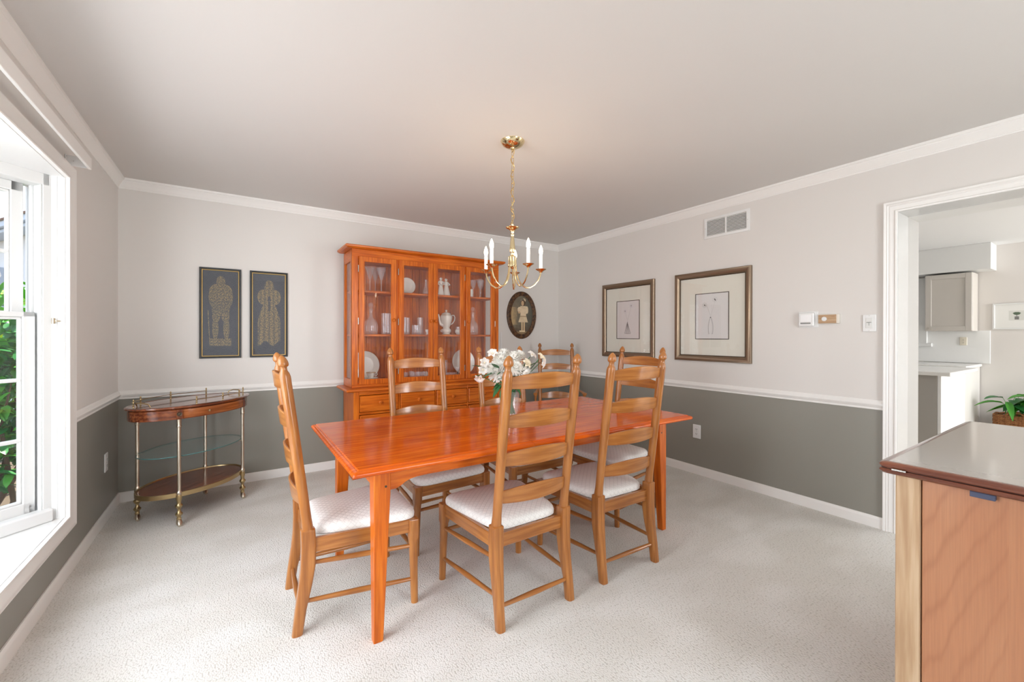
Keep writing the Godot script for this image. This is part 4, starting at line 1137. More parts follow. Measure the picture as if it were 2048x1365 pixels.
func make_chair(called: String, label: String, arms := false) -> Node3D:
	var t := thing(called, label, "chair", Vector3.ZERO, 0, "ladder-back dining chairs" if not arms else "")
	var wy := wood("honey", 1); var wx := wood("honey", 0); var wz := wood("honey", 2)
	var hw := 0.192
	# cushion
	var rings := []
	for q in [[0.388, 0.965, 0.0], [0.394, 0.995, 0.0], [0.408, 1.0, 0.0], [0.420, 0.985, 0.0], [0.430, 0.945, 0.0], [0.437, 0.85, 0.0], [0.443, 0.66, 0.0], [0.4465, 0.4, 0.0], [0.448, 0.12, 0.0]]:
		var r := PackedVector3Array()
		for k in 40:
			var a := TAU * (k + 0.5) / 40
			var e := 7.0 if q[1] > 0.8 else 4.0
			var ux := signf(cos(a)) * pow(absf(cos(a)), 2.0 / e)
			var uz := signf(sin(a)) * pow(absf(sin(a)), 2.0 / e)
			var half := lerpf(0.248, 0.178, (uz + 1.0) / 2.0)
			r.append(Vector3(ux * half * q[1], q[0], -0.025 + uz * 0.228 * q[1]))
		rings.append(r)
	var m := MB.new(); m.loft(rings); obj("seat", m, mats.cloth, t)
	# seat rails
	m = MB.new(); m.bar(Vector3(-0.225, 0.36, -0.226), Vector3(0.225, 0.36, -0.226), 0.022, 0.062, 0.003); obj("seat_rail", m, wx, t)
	m = MB.new(); m.bar(Vector3(-hw, 0.363, 0.216), Vector3(hw, 0.363, 0.216), 0.022, 0.06, 0.003); obj("seat_rail", m, wx, t)
	for s in [-1.0, 1.0]:
		m = MB.new(); m.bar(Vector3(s * 0.228, 0.36, -0.226), Vector3(s * (hw + 0.004), 0.363, 0.216), 0.022, 0.061, 0.003); obj("seat_rail", m, wz, t)
		# front leg: square block, then round and tapered
		rings = []
		for q in [[0.0, 0.0165, 2.0], [0.15, 0.0185, 2.0], [0.27, 0.0205, 2.2], [0.29, 0.0215, 2.6], [0.303, 0.0225, 6.0], [0.38, 0.0225, 8.0], [0.389, 0.0225, 8.0], [0.392, 0.021, 8.0]]:
			var f := 1.0 - minf(q[0] / 0.3, 1.0)
			rings.append(ring_at(Vector3(s * (0.232 + 0.008 * f), q[0], -0.228 - 0.004 * f), q[1], q[1], q[2], 20))
		m = MB.new(); m.loft(rings); obj("leg", m, wy, t)
		# rear post
		rings = []
		for q in [[0.0, 0.020, 0.021, 3.0], [0.004, 0.0205, 0.0215, 3.0], [0.1, 0.021, 0.023, 3.0], [0.2, 0.023, 0.027, 4.0], [0.28, 0.0245, 0.029, 6.0], [0.36, 0.025, 0.029, 7.0], [0.425, 0.025, 0.028, 7.0], [0.432, 0.0245, 0.0275, 7.0], [0.436, 0.0215, 0.0225, 2.4], [0.48, 0.0205, 0.0205, 2.0], [0.8, 0.022, 0.022, 2.0], [1.06, 0.0225, 0.0225, 2.0], [1.088, 0.0225, 0.0225, 2.0], [1.102, 0.019, 0.019, 2.0], [1.112, 0.0135, 0.0135, 2.0], [1.120, 0.0125, 0.0125, 2.0], [1.128, 0.0135, 0.0135, 2.0]]:
			rings.append(ring_at(Vector3(s * (hw + (0.004 if q[0] < 0.2 else 0.0)), q[0], post_z(q[0])), q[1], q[2], q[3], 20))
		m = MB.new(); m.loft(rings); var po := obj("post", m, wy, t)
		rings = []
		for q in [[1.128, 0.0135], [1.131, 0.0185], [1.134, 0.0205], [1.140, 0.0218], [1.150, 0.0205], [1.162, 0.0155], [1.170, 0.0095], [1.175, 0.004], [1.1755, 0.0008]]:
			rings.append(ring_at(Vector3(s * hw, q[0], post_z(q[0])), q[1], q[1], 2.0, 20))
		m = MB.new(); m.loft(rings); obj("finial", m, wy, po)
		# side stretchers
		for q in [[0.11, 0.131], [0.266, 0.288]]:
			var a := Vector3(s * (0.238 if q[0] < 0.2 else 0.234), q[0], -0.228); var b := Vector3(s * (hw + 0.002), q[1], post_z(q[1]))
			m = MB.new(); m.tube([a, a.lerp(b, 0.25), a.lerp(b, 0.5), a.lerp(b, 0.75), b], [0.0085, 0.0105, 0.0125, 0.0105, 0.0085], 10); obj("stretcher", m, wz, t)
	for q in [[0.252, -0.228, 0.234], [0.094, 0.248, hw]]:
		var a := Vector3(-q[2], q[0], q[1]); var b := Vector3(q[2], q[0], q[1])
		m = MB.new(); m.tube([a, a.lerp(b, 0.25), a.lerp(b, 0.5), a.lerp(b, 0.75), b], [0.0085, 0.0105, 0.0125, 0.0105, 0.0085], 10); obj("stretcher", m, wx, t)
	# four bowed slats with arched tops
	for q in [[1.034, 1.081], [0.866, 0.915], [0.696, 0.75], [0.529, 0.583]]:
		rings = []
		for i in 17:
			var u := -1.0 + i / 8.0
			var x := u * (hw - 0.008)
			var f := 1.0 - u * u
			var yb: float = q[0] - 0.004 * f; var yt: float = q[1] + 0.021 * f
			var zb := 0.034 * f
			var r := PackedVector3Array()
			for k in [[0.0, -0.004], [0.0015, -0.006], [-0.0015, -0.006]]: pass
			var th := 0.0055
			for k in [[yb + 0.002, -th], [yb, -th + 0.002], [yb, th - 0.002], [yb + 0.002, th], [yt - 0.003, th], [yt, th - 0.003], [yt, -th + 0.003], [yt - 0.003, -th]]:
				r.append(Vector3(x, k[0], post_z(k[0]) + zb + k[1] - 0.002))
			rings.append(r)
		m = MB.new(); m.loft(rings); obj("slat", m, wx, t)
	if arms:
		for s in [-1.0, 1.0]:
			m = MB.new()
			m.tube([Vector3(s * hw, 0.66, post_z(0.66)), Vector3(s * 0.225, 0.65, 0.1), Vector3(s * 0.26, 0.635, -0.06), Vector3(s * 0.268, 0.63, -0.15)], [0.011, 0.017, 0.02, 0.024], 12, false, 0.55); obj("arm", m, wz, t)
			m = MB.new(); m.x = Transform3D(Basis.IDENTITY, Vector3(s * 0.266, 0.36, -0.14)); m.lathe([[0.0, 0.0], [0.012, 0.0], [0.015, 0.1], [0.011, 0.2], [0.014, 0.245], [0.02, 0.255], [0.02, 0.262], [0.01, 0.272], [0.0, 0.274]], 14); obj("arm_support", m, wy, t)
			m = MB.new(); m.bar(Vector3(s * 0.225, 0.365, -0.14), Vector3(s * 0.268, 0.365, -0.14), 0.024, 0.02, 0.003); obj("bracket", m, wx, t)
	return t

func chairs() -> void:
	var proto := make_chair("dining_chair", "honey wood ladder-back chair at the left end of the table, sideways to the viewer")
	proto.position = Vector3(1.219, 0, 2.106); proto.rotation.y = -1.596
	for q in [
		[1.875, 2.479, 0.01, "ladder-back chair with its back to the viewer, nearest one, left of the two in front"],
		[2.508, 2.476, -0.025, "ladder-back chair with its back to the viewer, right of the two on the near side"],
		[1.829, 1.712, 3.195, "ladder-back chair on the far side of the table in front of the cabinet's left doors"],
		[2.505, 1.715, 3.14, "ladder-back chair on the far side of the table directly behind the flowers"],
		[3.069, 2.086, 1.589, "ladder-back chair at the right end of the table below the framed prints"],
	]:
		var c := proto.duplicate() as Node3D
		c.name = "dining_chair"
		add_child(c, true)
		c.position = Vector3(q[0], 0, q[1]); c.rotation.y = q[2]
		c.set_meta("label", q[3])
	var a := make_chair("armchair", "ladder-back chair with arms standing in the far right corner of the room", true)
	a.position = Vector3(3.764, 0, 0.617); a.rotation.y = 2.559

func chandelier() -> void:
	var c := thing("chandelier", "brass five-arm chandelier with white candle lamps hanging over the table", "chandelier", Vector3(2.142, 0, 2.131))
	var br: Material = mats.brass
	lathe_obj("canopy", [[0.0, 2.393], [0.012, 2.393], [0.014, 2.4], [0.04, 2.405], [0.062, 2.418], [0.073, 2.436], [0.073, 2.44]], br, c, Vector3.ZERO, 32)
	lathe_obj("canopy_loop", [[0.0, 2.375], [0.006, 2.376], [0.008, 2.385], [0.006, 2.394]], br, c, Vector3.ZERO, 10)
	# chain of open links and the cord woven through it
	var k := 0
	var y := 2.383
	while y > 1.955:
		var m := MB.new()
		var path := []
		for i in 14:
			var a := TAU * i / 14.0
			var sx := 0.0085 * cos(a); var sy := 0.013 * sin(a) + 0.010 * signf(sin(a))
			path.append(Vector3(sx, y - 0.02 + sy, 0) if k % 2 else Vector3(0, y - 0.02 + sy, sx))
		m.tube(path, 0.0021, 6, true)
		obj("chain_link", m, br, c)
		y -= 0.0395
		k += 1
	var cord := MB.new()
	var cp := []
	for i in 40: cp.append(Vector3(0.011 * sin(i * 0.75), 2.395 - i * 0.0118, 0.011 * cos(i * 0.75)))
	cord.tube(cp, 0.0022, 6); obj("cord", cord, mats.gold, c)
	lathe_obj("top_ring", [[0.0, 1.925], [0.006, 1.926], [0.009, 1.935], [0.006, 1.945], [0.0, 1.946]], br, c, Vector3.ZERO, 12)
	lathe_obj("column", [[0.0, 1.665], [0.006, 1.665], [0.012, 1.672], [0.02, 1.676], [0.027, 1.678], [0.029, 1.684], [0.026, 1.69], [0.026, 1.735], [0.022, 1.742], [0.010, 1.748], [0.009, 1.758], [0.013, 1.764], [0.016, 1.772], [0.017, 1.79], [0.013, 1.83], [0.0095, 1.862], [0.013, 1.868], [0.013, 1.873], [0.008, 1.878], [0.011, 1.886], [0.011, 1.893], [0.016, 1.9], [0.038, 1.913], [0.041, 1.918], [0.038, 1.9195], [0.012, 1.916], [0.006, 1.926], [0.0, 1.927]], br, c, Vector3.ZERO, 28)
	var bulbm := mat(rgb(255, 240, 214), 0.4)
	bulbm.emission_enabled = true
	bulbm.emission = rgb(255, 236, 206)
	bulbm.emission_energy_multiplier = 9.0
	for i in 5:
		var a := deg_to_rad(21 + 72 * i)
		var d := Vector3(cos(a), 0, sin(a))
		var m := MB.new()
		var path := []
		var prof := [[0.02, 1.70], [0.022, 1.675], [0.026, 1.64], [0.038, 1.60], [0.058, 1.57], [0.085, 1.553], [0.112, 1.555], [0.14, 1.572], [0.162, 1.60], [0.175, 1.63], [0.18, 1.655]]
		for q in prof: path.append(d * q[0] + Vector3.UP * q[1])
		m.tube(path, 0.0048, 8)
		var arm := obj("arm", m, br, c)
		var at := d * 0.18
		lathe_obj("cup", [[0.0, 1.648], [0.008, 1.648], [0.012, 1.656], [0.024, 1.663], [0.032, 1.668], [0.033, 1.670], [0.024, 1.668], [0.014, 1.668], [0.0, 1.668]], br, arm, at, 24)
		var cand := lathe_obj("candle_sleeve", [[0.0, 1.668], [0.0105, 1.668], [0.0108, 1.755], [0.0095, 1.758], [0.0, 1.758]], mats.white, arm, at, 16)
		var bulb := lathe_obj("bulb", [[0.0, 1.758], [0.007, 1.758], [0.011, 1.768], [0.0125, 1.78], [0.011, 1.793], [0.0065, 1.806], [0.0025, 1.816], [0.0, 1.819]], bulbm, arm, at, 16)
		var l := OmniLight3D.new()
		l.name = "bulb_light"
		l.light_color = rgb(255, 228, 192)
		l.light_energy = 0.026
		l.light_size = 0.012
		l.omni_range = 12.0
		l.omni_attenuation = 2.0
		l.shadow_enabled = true
		bulb.add_child(l)
		l.position = Vector3(0, 1.784, 0)

# ---------------------------------------------------------------- flowers
func mum_mesh(r: float, seed_: int) -> ArrayMesh:      # a full chrysanthemum facing +y
	var g := RandomNumberGenerator.new(); g.seed = seed_
	var m := MB.new()
	for lay in 8:
		var f := lay / 7.0
		var tilt := lerpf(-0.25, 1.45, f)           # outer petals droop, inner stand up
		var l := r * lerpf(1.0, 0.5, f)
		var n := int(lerpf(22, 9, f))
		for k in n:
			var a := TAU * (k + 0.5 * (lay % 2)) / n + g.randf_range(-0.1, 0.1)
			var tl := tilt + g.randf_range(-0.15, 0.15)
			var u := Vector3(cos(a), 0, sin(a)); var s := Vector3(-sin(a), 0, cos(a))
			var w := r * lerpf(0.13, 0.14, f)
			var p0 := u * r * 0.08 + Vector3.UP * (r * 0.25 * f)
			var p1 := p0 + (u * cos(tl) + Vector3.UP * sin(tl)) * l * 0.6
			var t2 := tl + 0.5
			var p2 := p1 + (u * cos(t2) + Vector3.UP * sin(t2)) * l * 0.4
			m.quad(p0 - s * w * 0.5, p1 - s * w, p1 + s * w, p0 + s * w * 0.5)
			m.quad(p1 - s * w, p2 - s * w * 0.4, p2 + s * w * 0.4, p1 + s * w)
	return m.mesh(0.985)

func lily_mesh(r: float) -> ArrayMesh:                 # open six-petalled blossom facing +y
	var m := MB.new()
	for k in 6:
		var a := TAU * k / 6.0
		var u := Vector3(cos(a), 0, sin(a)); var s := Vector3(-sin(a), 0, cos(a))
		var rows := []
		for i in 6:
			var t := i / 5.0
			var q := u * (r * (0.1 + 0.9 * t)) + Vector3.UP * (r * (0.55 * sin(t * 1.9) - 0.25 * t * t))
			var w := r * 0.34 * sin(PI * clampf(t * 0.86 + 0.09, 0.0, 1.0))
			rows.append([q - s * w + Vector3.UP * w * 0.25, q, q + s * w + Vector3.UP * w * 0.25])
		for i in 5:
			for j in 2: m.quad(rows[i][j], rows[i + 1][j], rows[i + 1][j + 1], rows[i][j + 1])
	return m.mesh(0.5)

func flowers() -> void:
	var vb := Vector3(2.182, 0.7525, 2.063)
	var v := thing("glass_vase", "ribbed clear glass vase of white flowers on the dining table", "vase", vb)
	var cr := glassy(0.05, rgb(240, 246, 250), 0.02)
	obj("body", ribbed([[0.0, 0.0, 1], [0.036, 0.0], [0.038, 0.006], [0.042, 0.05], [0.047, 0.11], [0.049, 0.155], [0.05, 0.16], [0.0465, 0.16, 1], [0.044, 0.11, 1], [0.038, 0.05, 1], [0.033, 0.014, 1], [0.0, 0.012, 1]], 16, 0.03), cr, v)
	lathe_obj("water", [[0.0, 0.0135], [0.032, 0.015], [0.037, 0.05], [0.0415, 0.1], [0.0, 0.1]], glassy(0.02, rgb(210, 230, 215)), v)
	var big := [mum_mesh(0.07, 1), mum_mesh(0.058, 2), mum_mesh(0.05, 3)]
	var lil := lily_mesh(0.036)
	var lf := leaf_mesh(0.075, 0.026, 0.02, 0.3)
	var lm := mat(rgb(56, 110, 66), 0.4)
	lm.backlight_enabled = true; lm.backlight = rgb(50, 90, 40)
	var list := [
		# kind, place, facing, label
		["c", 0, Vector3(2.236, 1.025, 2.105), Vector3(0.5, 0.5, 0.8), "big white chrysanthemum at the lower right of the bouquet"],
		["c", 0, Vector3(2.105, 1.04, 2.015), Vector3(-0.75, 0.35, 0.6), "big white chrysanthemum at the lower left of the bouquet"],
		["c", 1, Vector3(2.13, 1.11, 2.03), Vector3(-0.35, 0.8, 0.5), "big white chrysanthemum at the upper left of the bouquet"],
		["c", 1, Vector3(2.19, 1.115, 2.07), Vector3(0.0, 0.9, 0.45), "white chrysanthemum crowning the middle of the bouquet"],
		["c", 2, Vector3(2.24, 1.13, 2.06), Vector3(0.3, 0.9, 0.3), "white chrysanthemum at the top right of the bouquet"],
		["c", 2, Vector3(2.17, 1.14, 1.99), Vector3(-0.1, 1.0, 0.0), "white chrysanthemum at the back of the bouquet"],
		["c", 2, Vector3(2.18, 1.06, 2.11), Vector3(-0.1, 0.5, 0.9), "white chrysanthemum low at the front centre behind the chair post"],
		["l", 0, Vector3(2.085, 1.145, 1.995), Vector3(-0.5, 0.7, 0.6), "white lily blossom poking up at the upper left of the bouquet"],
		["l", 0, Vector3(2.04, 1.088, 1.968), Vector3(-0.2, 0.4, 0.9), "white lily blossom at the far left, upper of the pair"],
		["l", 0, Vector3(2.032, 1.045, 1.965), Vector3(-0.3, 0.1, 0.9), "white lily blossom at the far left, lower of the pair"],
		["l", 0, Vector3(2.015, 0.998, 1.955), Vector3(-0.5, -0.6, 0.5), "small white blossom hanging below the long leaf at far left"],
		["l", 0, Vector3(2.285, 1.135, 2.13), Vector3(0.3, 0.7, 0.6), "white lily blossom at the upper right of the bouquet"],
		["l", 0, Vector3(2.335, 1.122, 2.16), Vector3(0.3, 0.5, 0.5), "cream lily blossom at the far right, upper of the pair"],
		["l", 0, Vector3(2.342, 1.09, 2.166), Vector3(0.5, -0.2, 0.8), "white lily blossom at the far right, lower of the pair"],
		["l", 0, Vector3(2.25, 1.085, 2.125), Vector3(0.2, 0.5, 0.9), "cream blossom between the two big right-hand chrysanthemums"],
	]
	var n := 0
	for q in list:
		var t := thing("chrysanthemum" if q[0] == "c" else "lily", q[4], "flower", vb, 0, "white flowers in the vase")
		var at: Vector3 = q[2] - vb
		var dir: Vector3 = q[3].normalized()
		var a := TAU * n * 0.38
		var foot := Vector3(cos(a) * 0.022, 0.02, sin(a) * 0.022)
		var neck := Vector3(cos(a + 2.6) * 0.025, 0.155, sin(a + 2.6) * 0.025)
		var m := MB.new()
		m.tube([foot, foot.lerp(neck, 0.5), neck, neck.lerp(at, 0.6) + Vector3(0, 0.01, 0), at - dir * 0.012], [0.003, 0.003, 0.003, 0.0025, 0.0025], 6)
		obj("stem", m, lm, t)
		var b: MeshInstance3D
		if q[0] == "c": b = obj("bloom", big[q[1]], mats.petal, t, at)
		else: b = obj("bloom", lil, mats.cream if q[4].begins_with("cream") else mats.petal, t, at)
		var side := dir.cross(Vector3.FORWARD if absf(dir.z) < 0.9 else Vector3.RIGHT).normalized()
		b.basis = Basis(side, dir, side.cross(dir)).orthonormalized()
		if q[0] == "l": lathe_obj("centre", [[0.0, 0.0], [0.006, 0.004], [0.005, 0.012], [0.0, 0.016]], mats.cream, b, Vector3.ZERO, 8)
		for j in (2 if q[0] == "c" else 1):
			var p := neck.lerp(at, 0.35 + 0.3 * j)
			var l := obj("leaf", lf, lm, t, p)
			var out := Vector3(at.x, 0, at.z)
			l.basis = Basis(Vector3.UP, atan2(out.x, out.z) + (0.7 if (n + j) % 2 else -0.7)) * Basis(Vector3.RIGHT, 0.5 - 0.25 * (n % 4))
		n += 1
	var g := thing("foliage_sprig", "long green leaf sprig reaching left out of the bouquet", "foliage", vb, 0, "")
	var m2 := MB.new(); m2.tube([Vector3(0, 0.02, 0), Vector3(-0.02, 0.155, 0.0), Vector3(-0.1, 0.27, -0.06), Vector3(-0.15, 0.275, -0.1)], 0.0022, 6); obj("stem", m2, lm, g)
	var bl := leaf_mesh(0.10, 0.036, 0.01, 0.25)
	for q in [[Vector3(-0.13, 0.262, -0.075), -2.1, 0.05], [Vector3(-0.13, 0.30, -0.08), -2.3, -0.3], [Vector3(-0.09, 0.28, -0.04), -1.5, 0.2], [Vector3(-0.05, 0.19, -0.01), -0.9, 0.9], [Vector3(-0.04, 0.2, 0.0), -0.4, 1.0], [Vector3(-0.06, 0.2, -0.03), -1.3, 0.7], [Vector3(0.07, 0.3, 0.05), 0.8, -0.6], [Vector3(0.06, 0.26, 0.04), 0.6, -0.2], [Vector3(-0.08, 0.3, -0.03), -1.0, -0.5]]:
		var l := obj("leaf", bl, lm, g, q[0])
		l.basis = Basis(Vector3.UP, q[1]) * Basis(Vector3.RIGHT, q[2])

# ---------------------------------------------------------------- bar cart
func bar_cart() -> void:
	var c := thing("bar_cart", "oval wooden bar cart with brass legs and a glass shelf in the left corner", "cart", Vector3(0.482, 0, 0.44), deg_to_rad(43.68))
	# local x along the long axis, z towards the room
	var el := func(a: float, b: float, y: float, n := 64) -> PackedVector3Array:
		var r := PackedVector3Array()
		for k in n: r.append(Vector3(a * cos(TAU * k / n), y, b * sin(TAU * k / n)))
		return r
	var m := MB.new()
	m.loft([el.call(0.402, 0.235, 0.772), el.call(0.415, 0.247, 0.776), el.call(0.42, 0.25, 0.782), el.call(0.418, 0.249, 0.788), el.call(0.408, 0.24, 0.792), el.call(0.40, 0.233, 0.7925), el.call(0.398, 0.231, 0.7905), el.call(0.39, 0.224, 0.7905)])
	obj("top", m, wood("walnut", 0), c)
	m = MB.new(); m.loft([el.call(0.400, 0.234, 0.705), el.call(0.402, 0.236, 0.708), el.call(0.402, 0.236, 0.768), el.call(0.398, 0.232, 0.772)]); obj("apron", m, wood("walnut", 0), c)
	# drawer in the front of the apron: a curved face
	var rows := []
	for i in 25:
		var a := lerpf(0.95, 2.19, i / 24.0)
		var p := Vector3(0.402 * cos(a), 0, 0.236 * sin(a))
		var nn := Vector3(p.x / (0.402 * 0.402), 0, p.z / (0.236 * 0.236)).normalized()
		var r := PackedVector3Array()
		for q in [[0.712, -0.004], [0.712, 0.003], [0.714, 0.0045], [0.764, 0.0045], [0.766, 0.003], [0.766, -0.004]]: r.append(p + nn * q[1] + Vector3.UP * q[0])
		rows.append(r)
	m = MB.new(); m.loft(rows)
	var dr := obj("drawer", m, wood("drawer", 0), c)
	m = MB.new(); m.x = Transform3D(Basis(Vector3.RIGHT, PI / 2) , Vector3(-0.09, 0.74, 0.234)); m.lathe([[0.0, 0.0], [0.003, 0.0], [0.003, 0.008], [0.008, 0.012], [0.008, 0.017], [0.0, 0.021]], 12); obj("knob", m, mats.castbrass, dr)
	m = MB.new(); m.box(Vector3(0.0, 0.7925, 0.0), Vector3(0.77, 0.0016, 0.003)); obj("seam_strip", m, mats.bronzedark, c)
	# legs at the four corners of the oval
	for sx in [-1.0, 1.0]:
		for sz in [-1.0, 1.0]:
			var p := Vector3(sx * 0.247, 0, sz * 0.178)
			var lg := lathe_obj("leg", [[0.0, 0.206], [0.014, 0.206], [0.0155, 0.214], [0.0155, 0.222], [0.012, 0.226], [0.0105, 0.24], [0.0105, 0.65], [0.015, 0.652], [0.0155, 0.658], [0.012, 0.662], [0.0125, 0.695], [0.014, 0.705], [0.0, 0.705]], mats.oldbrass, c, p, 18)
			lathe_obj("foot_turning", [[0.0, 0.04], [0.012, 0.042], [0.014, 0.052], [0.011, 0.058], [0.012, 0.064], [0.02, 0.074], [0.021, 0.082], [0.014, 0.09], [0.010, 0.1], [0.009, 0.112], [0.015, 0.12], [0.0205, 0.13], [0.0205, 0.138], [0.012, 0.148], [0.0125, 0.165], [0.016, 0.178], [0.016, 0.206], [0.0, 0.206]], mats.castbrass, lg, Vector3.ZERO, 18)
			# hoof-like foot pointing outward
			var d := Vector3(-0.6, 0, 1.0).normalized()
			m = MB.new()
			m.tube([Vector3(0, 0.046, 0) - d * 0.004, Vector3(0, 0.034, 0), d * 0.016 + Vector3(0, 0.02, 0), d * 0.032 + Vector3(0, 0.010, 0)], [0.012, 0.016, 0.018, 0.009], 12); obj("hoof", m, mats.oldbrass, lg)
			m = MB.new(); m.x = Transform3D(Basis(Vector3.UP, atan2(-sz * 0.9, sx * 0.85)), Vector3(sx * 0.228 - p.x, 0.74, sz * 0.163 - p.z)); m.box(Vector3(0.03, 0, 0), Vector3(0.02, 0.062, 0.036), 0.002); obj("corner_block", m, wood("walnut", 1), lg)
			m = MB.new(); m.x = Transform3D(Basis(Vector3.UP, atan2(-sz * 0.9, sx * 0.85)) * Basis(Vector3.FORWARD, PI / 2), Vector3(sx * 0.228 - p.x, 0.74, sz * 0.163 - p.z)); m.lathe([[0.0, 0.039], [0.014, 0.039], [0.014, 0.042], [0.011, 0.0405], [0.009, 0.0405], [0.007, 0.043], [0.0, 0.044]], 16); obj("rosette", m, mats.bronzedark, lg)
	m = MB.new(); m.loft([el.call(0.345, 0.223, 0.452), el.call(0.348, 0.226, 0.453), el.call(0.348, 0.226, 0.459), el.call(0.345, 0.223, 0.46)]); obj("glass_shelf", m, mats.shelfglass, c)
	m = MB.new(); var ep := []
	for q in el.call(0.3485, 0.2265, 0.456): ep.append(q)
	m.tube(ep, 0.0028, 6, true); obj("glass_edge", m, mats.glassedge, c)
	for sx in [-1.0, 1.0]:
		for sz in [-1.0, 1.0]:
			m = MB.new(); m.box(Vector3(sx * 0.237, 0.448, sz * 0.171), Vector3(0.03, 0.006, 0.012), 0.002); obj("shelf_clip", m, mats.oldbrass, c)
	# bottom shelf with a brass band
	m = MB.new(); m.loft([el.call(0.34, 0.219, 0.19), el.call(0.346, 0.225, 0.195), el.call(0.346, 0.225, 0.21), el.call(0.335, 0.214, 0.212)]); obj("bottom_shelf", m, wood("walnut", 0), c)
	m = MB.new()
	var br := []
	for k in 64:
		var a := TAU * k / 64.0
		var r := PackedVector3Array()
		for q in [[0.0, 0.188], [0.0095, 0.188], [0.011, 0.19], [0.011, 0.216], [0.009, 0.218], [0.004, 0.218], [0.0, 0.213]]: r.append(Vector3((0.346 + q[0]) * cos(a), q[1], (0.225 + q[0]) * sin(a)))
		br.append(r)
	m.loft(br, false, true); obj("brass_band", m, mats.castbrass, c)
	# gallery rails on turned posts, and two end handles
	for s in [[2.05, 4.2, 1], [5.2, 7.35, 1]]: pass
	for arc in [[PI * 1.06, PI * 1.72], [PI * 0.13, PI * 0.62]]:
		var path := []
		for i in 21:
			var a := lerpf(arc[0], arc[1], i / 20.0)
			path.append(Vector3(0.375 * cos(a), 0.82, 0.208 * sin(a)))
		m = MB.new(); m.tube(path, 0.0024, 6); obj("gallery_rail", m, mats.castbrass, c)
		for i in 4:
			var a := lerpf(arc[0], arc[1], i / 3.0)
			lathe_obj("gallery_post", [[0.0, 0.7905], [0.005, 0.7905], [0.0035, 0.797], [0.006, 0.803], [0.003, 0.81], [0.0055, 0.816], [0.0055, 0.824], [0.003, 0.829], [0.0055, 0.836], [0.003, 0.843], [0.0, 0.845]], mats.castbrass, c, Vector3(0.375 * cos(a), 0, 0.208 * sin(a)), 10)
	for s in [-1.0, 1.0]:
		m = MB.new()
		m.tube([Vector3(s * 0.335, 0.793, -0.055), Vector3(s * 0.345, 0.812, -0.052), Vector3(s * 0.36, 0.82, -0.03), Vector3(s * 0.36, 0.82, 0.03), Vector3(s * 0.345, 0.812, 0.052), Vector3(s * 0.335, 0.793, 0.055)], 0.0038, 8); obj("handle", m, mats.castbrass, c)

# ---------------------------------------------------------------- server in the right foreground
func server() -> void:
	var c := thing("flip_top_server", "reddish wooden flip-top server cut off by the right edge of the picture", "sideboard", Vector3(2.9, 0, 4.15))
	var o := c.position
	var x0 := 2.335; var x1 := 3.44; var z0 := 3.815; var z1 := 4.6
	var m := MB.new(o)
	slab(m, x0, x1, z0, z1, [[0.853, 0.012], [0.856, 0.004], [0.862, 0.0], [0.867, 0.002], [0.8695, 0.005]], false, false, 0.02)
	obj("lower_leaf", m, wood("edge", 2), c)
	m = MB.new(o)
	slab(m, x0, x1, z0, z1, [[0.8712, 0.005], [0.874, 0.002], [0.879, 0.0], [0.884, 0.003], [0.8875, 0.012], [0.8882, 0.02]], false, false, 0.02)
	var up := obj("upper_leaf", m, wood("edge", 2), c)
	m = MB.new(o); m.bb(Vector3(x0 + 0.022, 0.886, z0 + 0.022), Vector3(x1 - 0.022, 0.8892, z1 - 0.022), 0.001)
	var topm := mat(rgb(170, 160, 150), 0.22); topm.clearcoat_enabled = true; topm.clearcoat_roughness = 0.1
	obj("top_inlay", m, topm, up)
	m = MB.new(o); m.bb(Vector3(x0 + 0.01, 0.869, z0 + 0.01), Vector3(x1 - 0.01, 0.872, z1 - 0.01)); obj("seam_felt", m, mats.black, c)
	m = MB.new(o)
	for q in [[3.85, 3.863], [3.8635, 3.8735], [3.874, 3.881]]:
		m.x = Transform3D(Basis(Vector3.RIGHT, PI / 2), Vector3(x0 - 0.001, 0.8705, q[0]) - o); m.lathe([[0.0, 0.0], [0.003, 0.0], [0.003, q[1] - q[0]], [0.0, q[1] - q[0]]], 10)
	obj("hinge", m, mats.steel, c)
	# body
	m = MB.new(o); m.bb(Vector3(2.365, 0.0, z0 + 0.035), Vector3(2.40, 0.853, z0 + 0.09), 0.003); obj("stile", m, wood("pale", 1), c)
	m = MB.new(o); m.bb(Vector3(2.365, 0.0, z0 + 0.093), Vector3(2.385, 0.853, z1 - 0.09), 0.002); obj("end_panel", m, panel_wood(), c)
	m = MB.new(o); m.bb(Vector3(2.365, 0.0, z1 - 0.087), Vector3(2.40, 0.853, z1 - 0.035), 0.003); obj("stile", m, wood("pale", 1), c)
	m = MB.new(o); m.bb(Vector3(2.40, 0.0, z0 + 0.037), Vector3(x1 - 0.03, 0.853, z0 + 0.055), 0.002); obj("back_panel", m, wood("server", 1), c)
	m = MB.new(o); m.bb(Vector3(2.40, 0.0, z1 - 0.055), Vector3(x1 - 0.03, 0.853, z1 - 0.037), 0.002); obj("front_panel", m, wood("server", 1), c)
	m = MB.new(o); m.bb(Vector3(x1 - 0.05, 0.0, z0 + 0.037), Vector3(x1 - 0.03, 0.853, z1 - 0.037), 0.002); obj("end_panel", m, wood("server", 1), c)
	m = MB.new(o); m.bb(Vector3(2.349, 0.838, 4.003), Vector3(2.385, 0.8525, 4.048), 0.001); obj("leaf_support", m, mat(rgb(70, 76, 100), 0.6), c)

